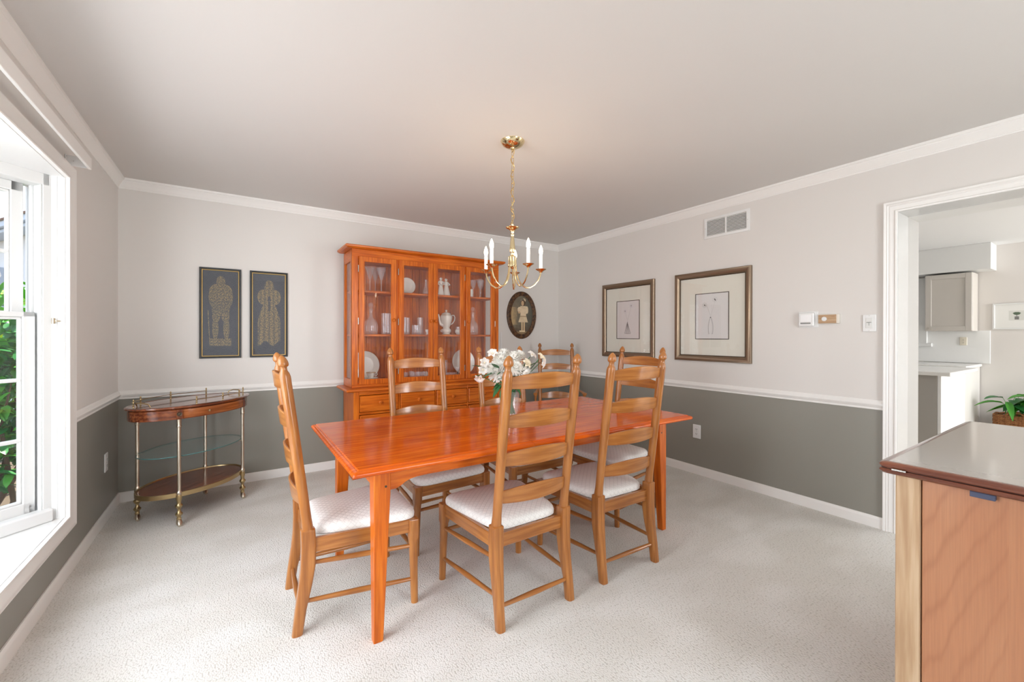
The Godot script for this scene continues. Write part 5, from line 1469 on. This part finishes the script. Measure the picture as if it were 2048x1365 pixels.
func panel_wood() -> StandardMaterial3D:      # flat-sawn panel: nested cathedral arches drawn as grain
	var w := 512; var h := 512
	var im := Image.create(w, h, false, Image.FORMAT_RGB8)
	var nz := FastNoiseLite.new(); nz.seed = 4; nz.frequency = 0.02
	var fine := FastNoiseLite.new(); fine.seed = 8; fine.frequency = 0.25
	for y in h:
		for x in w:
			var u := (x - 150.0) / 90.0
			var v := y / 512.0
			var r := u * u * 1.3 / (1.0 + absf(u) * 0.5) + v * 5.0 + 0.35 * nz.get_noise_2d(x * 0.6, y * 0.12)
			var line := pow(absf(sin(r * 5.0)), 14.0) * clampf(1.2 - absf(u) * 0.35, 0.1, 1.0)
			var fib := fine.get_noise_2d(x * 1.0, y * 0.03)
			var base := rgb(178, 118, 82).lerp(rgb(190, 134, 96), 0.5 + 0.5 * nz.get_noise_2d(x * 0.5, y * 0.1 + 300.0))
			base = base * (1.0 + 0.05 * fib)
			im.set_pixel(x, y, base.lerp(rgb(150, 92, 60), 0.3 * line))
	var m := mat(Color.WHITE, 0.32)
	m.albedo_texture = ImageTexture.create_from_image(im)
	m.uv1_triplanar = true
	m.uv1_scale = Vector3(1.6, 1.0, 1.6)
	m.uv1_offset = Vector3(0.0, 0.1, 0.13)
	m.clearcoat_enabled = true; m.clearcoat = 0.3; m.clearcoat_roughness = 0.2
	return m

# ---------------------------------------------------------------- pictures on the walls
func pictures() -> void:
	# gilt rubbings on dark ground
	for k in 2:
		var x: float = [0.635, 0.984][k]; var w := 0.287; var h := 0.747
		var c := thing("framed_rubbing", ["narrow black and gold framed gilt figure in armour, left of the pair", "narrow black and gold framed gilt figure in a long gown, right of the pair"][k], "picture", Vector3(x, 1.444, 0.001), 0, "gilt figure pictures on the far wall")
		var iw := w - 0.05; var ih := h - 0.05
		var m := MB.new(); m.frame(iw + 0.02, ih + 0.02, [[0.0, 0.0], [0.0, 0.012], [0.002, 0.016], [0.012, 0.018], [0.015, 0.016], [0.015, 0.0]]); obj("frame", m, mats.black, c)
		m = MB.new(); m.frame(iw + 0.004, ih + 0.004, [[0.0, 0.004], [0.001, 0.012], [0.003, 0.0145], [0.0065, 0.0145], [0.008, 0.012], [0.008, 0.004]]); obj("gilt_liner", m, mats.gold, c)
		obj("print", quad_uv(iw + 0.008, ih + 0.008), print_mat(rubbing(k), 0.5), c, Vector3(0, 0, 0.006))
		m = MB.new(); m.box(Vector3(0, 0, 0.0035), Vector3(iw + 0.02, ih + 0.02, 0.004)); obj("backing", m, mats.black, c)
		m = MB.new(); m.box(Vector3(0, 0, 0.0095), Vector3(iw + 0.006, ih + 0.006, 0.002)); obj("pane", m, mats.pane, c)
	# two large matted sketches on the right-hand wall
	for k in 2:
		var z: float = [1.169, 2.119][k]
		var y: float = [1.435, 1.438][k]
		var w := 0.71; var h := 0.812
		var c := thing("framed_sketch", ["smaller-looking bronze framed sketch of a flared vase, left of the pair", "bronze framed sketch of a dotted slim vase, right of the pair, nearer the doorway"][k], "picture", Vector3(W - 0.001, y, z), -PI / 2, "matted sketches on the right-hand wall")
		var ow := 0.606; var oh := 0.70
		var m := MB.new(); m.frame(ow, oh, [[0.0, 0.004], [0.0, 0.012], [0.004, 0.014], [0.012, 0.022], [0.024, 0.029], [0.036, 0.030], [0.044, 0.026], [0.047, 0.027], [0.052, 0.024], [0.052, 0.0]]); obj("frame", m, mats.bronze, c)
		m = MB.new(); m.frame(ow - 0.004, oh - 0.004, [[0.0, 0.005], [0.0, 0.0125], [0.002, 0.0138], [0.0065, 0.0138], [0.0065, 0.005]]); obj("inner_lip", m, mats.bronzedark, c)
		m = MB.new(); m.box(Vector3(0, 0, 0.003), Vector3(ow + 0.01, oh + 0.01, 0.004)); obj("mat_board", m, mat(rgb(226, 224, 212), 0.85), c)
		var px: float = [1.175 - 1.169, 2.126 - 2.119][k]
		var iw := 0.315; var ih := 0.412
		m = MB.new(); m.frame(iw - 0.012, ih - 0.012, [[0.0, 0.0055], [0.0, 0.0085], [0.006, 0.0085], [0.006, 0.0055]]); obj("fillet", m, mats.bronzedark, c, Vector3(px, 0.0, 0))
		obj("print", quad_uv(iw - 0.008, ih - 0.008), print_mat(sketch(k)), c, Vector3(px, 0.0, 0.0065))
		m = MB.new(); m.box(Vector3(0, 0, 0.0105), Vector3(ow + 0.004, oh + 0.004, 0.002)); obj("pane", m, mats.pane, c)
	# oval portrait
	var c := thing("oval_portrait", "oval brown framed sepia portrait of a child in white on the far wall", "picture", Vector3(3.68, 1.516, 0.001))
	var rings := []
	var prof := [[0.0, 0.004], [0.0, 0.014], [0.006, 0.017], [0.016, 0.015], [0.03, 0.021], [0.045, 0.022], [0.054, 0.015], [0.056, 0.0]]
	for k in 64:
		var a := TAU * k / 64.0
		var r := PackedVector3Array()
		for q in prof: r.append(Vector3((0.161 + q[0]) * cos(a), (0.236 + q[0]) * sin(a), q[1]))
		rings.append(r)
	var m := MB.new(); m.loft(rings, false, true)
	var fm := mat(rgb(104, 68, 32), 0.4); fm.albedo_texture = noise_tex("antique", 0.03, 3, [[0.3, rgb(120, 100, 90)], [0.65, Color.WHITE]], 256, 15); fm.uv1_triplanar = true; fm.uv1_scale = Vector3(3, 3, 3)
	obj("frame", m, fm, c)
	var arr := []
	arr.resize(Mesh.ARRAY_MAX)
	var vs := PackedVector3Array(); var ns := PackedVector3Array(); var us := PackedVector2Array()
	for k in 64:
		for a in [Vector2.ZERO, Vector2.from_angle(TAU * (k + 1) / 64.0), Vector2.from_angle(TAU * k / 64.0)]:
			vs.append(Vector3(0.163 * a.x, 0.238 * a.y, 0.007)); ns.append(Vector3.BACK); us.append(Vector2(0.5 + a.x * 0.5, 0.5 - a.y * 0.5))
	arr[Mesh.ARRAY_VERTEX] = vs; arr[Mesh.ARRAY_NORMAL] = ns; arr[Mesh.ARRAY_TEX_UV] = us
	var am := ArrayMesh.new(); am.add_surface_from_arrays(Mesh.PRIMITIVE_TRIANGLES, arr)
	obj("photograph", am, print_mat(portrait()), c)

func blob(q: Vector2, c: Vector2, r: Vector2) -> float:       # > 0 inside an ellipse
	return 1.0 - ((q - c) / r).length()

func rubbing(k: int) -> Image:
	var w := 150; var h := 440
	var im := Image.create(w, h, false, Image.FORMAT_RGB8)
	var nz := FastNoiseLite.new(); nz.seed = 31 + k; nz.frequency = 0.11; nz.fractal_octaves = 3
	var big := FastNoiseLite.new(); big.seed = 3; big.frequency = 0.02
	for y in h:
		for x in w:
			var q := Vector2(x / float(w) - 0.5, y / float(h))
			var s := absf(q.x)
			var f := -1.0
			var tone := 0.6
			if k == 0:
				f = maxf(f, blob(q, Vector2(0, 0.13), Vector2(0.125, 0.07)) * 2.0)
				f = maxf(f, blob(Vector2(s, q.y), Vector2(0.12, 0.25), Vector2(0.2, 0.09)))
				f = maxf(f, blob(Vector2(s, q.y), Vector2(0.25, 0.31), Vector2(0.085, 0.1)))
				if q.y > 0.22 and q.y < 0.53 and s < 0.22 + 0.05 * sin((q.y - 0.22) * 10.0): f = maxf(f, 0.3)
				f = maxf(f, blob(Vector2(s, q.y), Vector2(0.13, 0.54), Vector2(0.11, 0.06)))
				f = maxf(f, blob(Vector2(s, q.y), Vector2(0.155, 0.68), Vector2(0.085, 0.13)))
				if q.y > 0.8 and q.y < 0.885 and s < 0.30: f = maxf(f, 0.3)
				tone = 0.45 + 0.4 * absf(sin(q.y * 90.0 + sin(s * 30.0) * 2.0)) * (0.5 if q.y > 0.35 and q.y < 0.5 else 1.0)
				if absf(q.x + 0.33 - (q.y - 0.5) * 0.12 + 0.02) < 0.012 and q.y > 0.47 and q.y < 0.88: f = 0.2; tone = 0.8
			else:
				f = maxf(f, blob(q, Vector2(0, 0.135), Vector2(0.135, 0.06)) * 2.0)
				if q.y > 0.12 and q.y < 0.28 and s < 0.13 + (q.y - 0.12) * 0.45: f = maxf(f, 0.2)
				f = maxf(f, blob(Vector2(s, q.y), Vector2(0.2, 0.285), Vector2(0.155, 0.09)))
				if q.y > 0.33 and q.y < 0.86 + 0.03 * sin(q.x * 14.0):
					var t := clampf((q.y - 0.33) / 0.3, 0.0, 1.0)
					if s < 0.12 + 0.23 * sin(t * PI / 2.0): f = maxf(f, 0.3)
				tone = 0.35 + 0.55 * pow(absf(sin(q.x * (26.0 - 8.0 * q.y))), 0.7)
				if s < 0.035 and q.y > 0.34 and q.y < 0.46: tone = 0.15
			var bg := rgb(62, 66, 74).lerp(rgb(46, 52, 64), 0.5 + 0.5 * big.get_noise_2d(x, y))
			if f > 0.0:
				var n := clampf(0.55 + 0.9 * nz.get_noise_2d(x * 1.3, y * 0.9) + 0.22 * sin(y * 0.9 + 3.0 * sin(x * 0.22)), 0.0, 1.0)
				if f < 0.06: n = 1.0
				bg = bg.lerp(rgb(176, 146, 92), clampf(tone * n * 1.15, 0.0, 0.85))
			im.set_pixel(x, y, bg)
	return im

func sketch(k: int) -> Image:
	var w := 220; var h := 288
	var im := Image.create(w, h, false, Image.FORMAT_RGB8)
	im.fill(rgb(222, 216, 214) if k == 0 else rgb(220, 218, 216))
	var dot := func(p: Vector2, r: float, c: Color) -> void:
		for yy in range(maxi(0, int(p.y - r - 1)), mini(h, int(p.y + r + 2))):
			for xx in range(maxi(0, int(p.x - r - 1)), mini(w, int(p.x + r + 2))):
				var d := Vector2(xx, yy).distance_to(p)
				var a := clampf(r + 0.5 - d, 0.0, 1.0) * c.a
				if a > 0.0: im.set_pixel(xx, yy, im.get_pixel(xx, yy).lerp(Color(c.r, c.g, c.b), a))
	var line := func(a: Vector2, b: Vector2, r: float, c: Color) -> void:
		var n := int(a.distance_to(b)) + 1
		for i in n + 1: dot.call(a.lerp(b, float(i) / n), r, c)
	var ink := Color(0.30, 0.29, 0.28, 0.8)
	var faint := Color(0.45, 0.44, 0.42, 0.35)
	if k == 0:
		line.call(Vector2(106, 150), Vector2(84, 86), 0.7, faint); line.call(Vector2(108, 150), Vector2(140, 48), 0.7, faint)
		dot.call(Vector2(82, 76), 4.0, ink); dot.call(Vector2(142, 38), 4.0, ink)
		for a in 7:
			dot.call(Vector2(82, 76) + Vector2.from_angle(a * 0.9) * 12.0, 5.0, Color(0.8, 0.78, 0.8, 0.5)); dot.call(Vector2(142, 38) + Vector2.from_angle(a * 0.9) * 12.0, 5.0, Color(0.8, 0.78, 0.8, 0.5))
		dot.call(Vector2(106, 162), 3.5, ink)
		for i in 9: line.call(Vector2(105 + (i - 4) * 0.6, 168), Vector2(107 + (i - 4) * 7.4, 252 - absf(i - 4) * 1.5), 1.1, Color(0.35, 0.33, 0.33, 0.55))
		line.call(Vector2(78, 248), Vector2(136, 250), 1.4, faint)
	else:
		line.call(Vector2(102, 142), Vector2(78, 78), 0.7, faint); line.call(Vector2(104, 142), Vector2(134, 44), 0.6, Color(0.45, 0.44, 0.42, 0.18))
		dot.call(Vector2(62, 72), 5.0, ink); dot.call(Vector2(70, 76), 4.0, faint); dot.call(Vector2(130, 38), 4.5, ink); dot.call(Vector2(134, 44), 4.0, ink)
		for a in 7:
			dot.call(Vector2(62, 72) + Vector2.from_angle(a * 0.9) * 13.0, 5.0, Color(0.74, 0.73, 0.72, 0.5)); dot.call(Vector2(131, 40) + Vector2.from_angle(a * 0.9) * 14.0, 5.0, Color(0.78, 0.77, 0.77, 0.5))
		dot.call(Vector2(102, 152), 4.5, ink)
		for i in 12:
			var t := i / 11.0
			var r := 6.0 + 10.0 * sin(t * PI * 0.8)
			for s in [-1.0, -0.4, 0.4, 1.0]: dot.call(Vector2(103 + s * r, 162 + t * 92), 2.2 if absf(s) > 0.9 else 1.0, Color(0.25, 0.25, 0.26, 0.75 if absf(s) > 0.9 else 0.25))
	return im

func portrait() -> Image:
	var w := 130; var h := 190
	var im := Image.create(w, h, false, Image.FORMAT_RGB8)
	var nz := FastNoiseLite.new(); nz.seed = 12; nz.frequency = 0.03; nz.fractal_octaves = 3
	for y in h:
		for x in w:
			var q := Vector2(x / float(w), y / float(h))
			var n := nz.get_noise_2d(x, y)
			var c := rgb(134, 122, 102).lerp(rgb(96, 92, 80), clampf(q.x * 1.1 + n * 0.3, 0, 1))
			if q.x < 0.3 and q.y > 0.3 and q.y < 0.75: c = c.lerp(rgb(206, 176, 128), clampf((0.32 - q.x) * 4.0 + n * 0.5, 0.0, 0.8))
			if q.y > 0.74: c = c.lerp(rgb(96, 80, 66), clampf((q.y - 0.74) * 6.0 + n * 0.4, 0.0, 0.7))
			if q.y > 0.92: c = c.lerp(rgb(170, 140, 98), 0.6)
			if blob(q, Vector2(0.57, 0.11), Vector2(0.11, 0.05)) > 0.0 and n > -0.15: c = rgb(212, 192, 158)   # bow
			if blob(q, Vector2(0.56, 0.18), Vector2(0.105, 0.075)) > 0.0: c = rgb(92, 70, 50)      # hair
			if blob(q, Vector2(0.535, 0.19), Vector2(0.065, 0.065)) > 0.0: c = rgb(206, 174, 136)   # face
			var dress := false
			if q.y > 0.26 and q.y < 0.68:
				var half := 0.13 if q.y < 0.5 else 0.13 + (q.y - 0.5) * 0.5
				if absf(q.x - 0.565) < half: dress = true
			if blob(q, Vector2(0.40, 0.36), Vector2(0.10, 0.075)) > 0.0 or blob(q, Vector2(0.73, 0.36), Vector2(0.07, 0.10)) > 0.0: dress = true
			if dress: c = rgb(232, 212, 178).lerp(rgb(200, 176, 140), clampf(absf(sin(q.x * 40.0)) * 0.4 + n * 0.4, 0, 1) if q.y > 0.5 else clampf(n * 0.8, 0, 0.6))
			if dress and absf(q.y - 0.53) < 0.01: c = rgb(176, 150, 116)
			if q.y > 0.68 and q.y < 0.9 and (absf(q.x - 0.51) < 0.034 or absf(q.x - 0.61) < 0.034): c = rgb(214, 186, 146)
			if q.y > 0.89 and q.y < 0.935 and (absf(q.x - 0.46) < 0.07 or absf(q.x - 0.59) < 0.06): c = rgb(226, 204, 166)
			if blob(q, Vector2(0.38, 0.43), Vector2(0.05, 0.03)) > 0.0: c = rgb(206, 174, 136)
			im.set_pixel(x, y, c)
	return im

# ---------------------------------------------------------------- fittings
func plate(c: Node3D, w: float, h: float, mt: Material) -> void:   # wall plate with two sockets, facing local +z
	var m := MB.new(); m.box(Vector3(0, 0, 0.0035), Vector3(w, h, 0.007), 0.003); obj("cover_plate", m, mt, c)
	for s in [-1.0, 1.0]:
		m = MB.new(); m.x = Transform3D(Basis(Vector3.RIGHT, PI / 2), Vector3(0, s * h * 0.17, 0.007)); m.lathe([[0.0, 0.0], [w * 0.22, 0.0], [w * 0.22, 0.0015], [w * 0.2, 0.002], [0.0, 0.002]], 20)
		var k := obj("socket", m, mt, c)
		m = MB.new(); m.x = Transform3D(Basis.IDENTITY, Vector3(0, s * h * 0.17, 0.009))
		m.box(Vector3(-w * 0.08, h * 0.02, 0.0002), Vector3(w * 0.03, h * 0.07, 0.0006)); m.box(Vector3(w * 0.08, h * 0.02, 0.0002), Vector3(w * 0.03, h * 0.06, 0.0006)); m.box(Vector3(0, -h * 0.05, 0.0002), Vector3(w * 0.06, h * 0.035, 0.0006))
		obj("slots", m, mats.black, k)
	m = MB.new(); m.x = Transform3D(Basis(Vector3.RIGHT, PI / 2), Vector3(0, 0, 0.007)); m.lathe([[0.0, 0.0], [0.003, 0.0], [0.003, 0.001], [0.0, 0.0014]], 10); obj("screw", m, mats.steel, c)

func fittings() -> void:
	var c := thing("wall_outlet", "white electrical outlet low on the right-hand wall beside the table corner", "outlet", Vector3(W - 0.001, 0.388, 1.984), -PI / 2)
	plate(c, 0.078, 0.125, mats.white)
	c = thing("wall_outlet", "white electrical outlet low on the window wall near the bar cart", "outlet", Vector3(0.001, 0.396, 0.372), PI / 2)
	plate(c, 0.078, 0.125, mats.white)
	# return air grille
	c = thing("air_grille", "white louvred air return grille high on the right-hand wall", "vent", Vector3(W - 0.001, 2.221, 2.252), -PI / 2)
	var m := MB.new(); m.frame(0.35, 0.134, [[0.0, 0.0], [0.0, 0.008], [0.003, 0.011], [0.018, 0.009], [0.024, 0.006], [0.025, 0.0]])
	obj("frame", m, mats.white, c)
	m = MB.new(); m.box(Vector3(0, 0, 0.0055), Vector3(0.014, 0.134, 0.009), 0.002); obj("mullion", m, mats.white, c)
	m = MB.new(); m.box(Vector3(0, 0, 0.001), Vector3(0.352, 0.136, 0.001)); obj("duct_shadow_board", m, mat(rgb(120, 118, 112), 0.8), c)
	for s in [-1.0, 1.0]:
		for k in 11:
			m = MB.new(); m.xbox(Transform3D(Basis(Vector3.RIGHT, -0.6), Vector3(s * 0.091, -0.0605 + k * 0.0121, 0.0055)), Vector3(0.167, 0.0085, 0.0014)); obj("louvre", m, mats.white, c)
	for s in [-1.0, 1.0]:
		m = MB.new(); m.x = Transform3D(Basis(Vector3.RIGHT, PI / 2), Vector3(s * 0.187, 0.0, 0.010)); m.lathe([[0.0, 0.0], [0.003, 0.0], [0.0025, 0.001], [0.0, 0.0012]], 10); obj("screw", m, mats.steel, c)
	# thermostat, wooden-faced box, dimmer switch
	c = thing("thermostat", "square white thermostat with a screen on the right-hand wall", "thermostat", Vector3(W - 0.001, 1.383, 2.876), -PI / 2)
	m = MB.new(); m.box(Vector3(0.002, 0, 0.003), Vector3(0.125, 0.118, 0.006), 0.003); obj("wall_plate", m, mats.white, c)
	m = MB.new(); m.box(Vector3(-0.006, 0, 0.016), Vector3(0.1, 0.1, 0.022), 0.006); obj("case", m, mats.white, c)
	m = MB.new(); m.box(Vector3(-0.008, 0.008, 0.0275), Vector3(0.066, 0.05, 0.002), 0.0008); obj("screen", m, mat(rgb(250, 250, 250), 0.15), c)
	m = MB.new(); m.box(Vector3(-0.008, -0.028, 0.0275), Vector3(0.066, 0.011, 0.0015)); obj("button_bar", m, mat(rgb(140, 140, 138), 0.5), c)
	c = thing("wooden_dial_box", "wooden-faced wall box with a white round dial beside the thermostat", "control", Vector3(W - 0.001, 1.383, 3.008), -PI / 2)
	m = MB.new(); m.box(Vector3(0, 0, 0.011), Vector3(0.126, 0.066, 0.022), 0.002); obj("case", m, mat(rgb(226, 220, 208), 0.4), c)
	m = MB.new(); m.box(Vector3(-0.005, 0, 0.0245), Vector3(0.108, 0.06, 0.005), 0.0015); obj("wood_face", m, wood("pale", 0), c)
	m = MB.new(); m.x = Transform3D(Basis(Vector3.RIGHT, PI / 2), Vector3(-0.022, 0.0, 0.027)); m.lathe([[0.0, 0.0], [0.0155, 0.0], [0.0155, 0.006], [0.0135, 0.008], [0.0, 0.008]], 24)
	obj("dial", m, mats.white, c)
	m = MB.new(); m.box(Vector3(0.03, 0.018, 0.0271), Vector3(0.02, 0.005, 0.0006)); obj("maker_mark", m, mat(rgb(170, 130, 90), 0.5), c)
	c = thing("dimmer_switch", "white dimmer switch on the wall just left of the kitchen doorway", "switch", Vector3(W - 0.001, 1.348, 3.234), -PI / 2)
	m = MB.new(); m.box(Vector3(0, 0, 0.0035), Vector3(0.072, 0.114, 0.007), 0.003); obj("cover_plate", m, mats.white, c)
	m = MB.new(); m.box(Vector3(0, 0, 0.008), Vector3(0.034, 0.068, 0.003), 0.001); obj("insert", m, mat(rgb(226, 226, 222), 0.4), c)
	m = MB.new(); m.box(Vector3(0.0, 0.005, 0.0115), Vector3(0.026, 0.004, 0.005), 0.001); m.box(Vector3(0.0, -0.006, 0.0105), Vector3(0.002, 0.02, 0.002)); obj("slider", m, mat(rgb(150, 150, 146), 0.4), c)
	for s in [-1.0, 1.0]:
		m = MB.new(); m.x = Transform3D(Basis(Vector3.RIGHT, PI / 2), Vector3(0, s * 0.048, 0.007)); m.lathe([[0.0, 0.0], [0.003, 0.0], [0.0025, 0.001], [0.0, 0.0012]], 10); obj("screw", m, mats.steel, c)
	# cornice board over the window
	c = thing("window_cornice", "white board on brackets mounted across the top of the bay window", "cornice", Vector3(0.09, 2.14, 1.16))
	var o := c.position
	m = MB.new(o); m.bb(Vector3(0.083, 2.139, 1.158), Vector3(0.097, 2.201, 4.15), 0.002); obj("front_board", m, mats.trim, c)
	for z in [1.16, 4.14]:
		m = MB.new(o); m.bb(Vector3(0.001, 2.142, z), Vector3(0.083, 2.196, z + 0.008), 0.001); m.bb(Vector3(0.001, 2.142, z), Vector3(0.004, 2.196, z + 0.02), 0.001); obj("bracket", m, mats.white, c)
		for q in [[0.0045, 2.188, 0.013], [0.0045, 2.150, 0.013], [0.03, 2.168, 0.0085]]:
			m = MB.new(o); m.x = m.x * Transform3D(Basis.IDENTITY, Vector3(q[0], q[1], z + q[2])); m.box(Vector3.ZERO, Vector3(0.0035, 0.0035, 0.0035), 0.001); obj("screw", m, mats.steel, c)
	# slim white strip with ticks right of the cabinet
	c = thing("white_strip", "slim white strip with tick marks on the wall right of the cabinet", "gauge", Vector3(3.386, 1.10, 0.001))
	m = MB.new(); m.box(Vector3(0, 0.1, 0.003), Vector3(0.012, 0.21, 0.005), 0.001); obj("strip", m, mats.white, c)
	for k in 9:
		m = MB.new(); m.box(Vector3(-0.008, 0.02 + k * 0.02, 0.003), Vector3(0.01, 0.0022, 0.003)); obj("tick", m, mats.white, c)
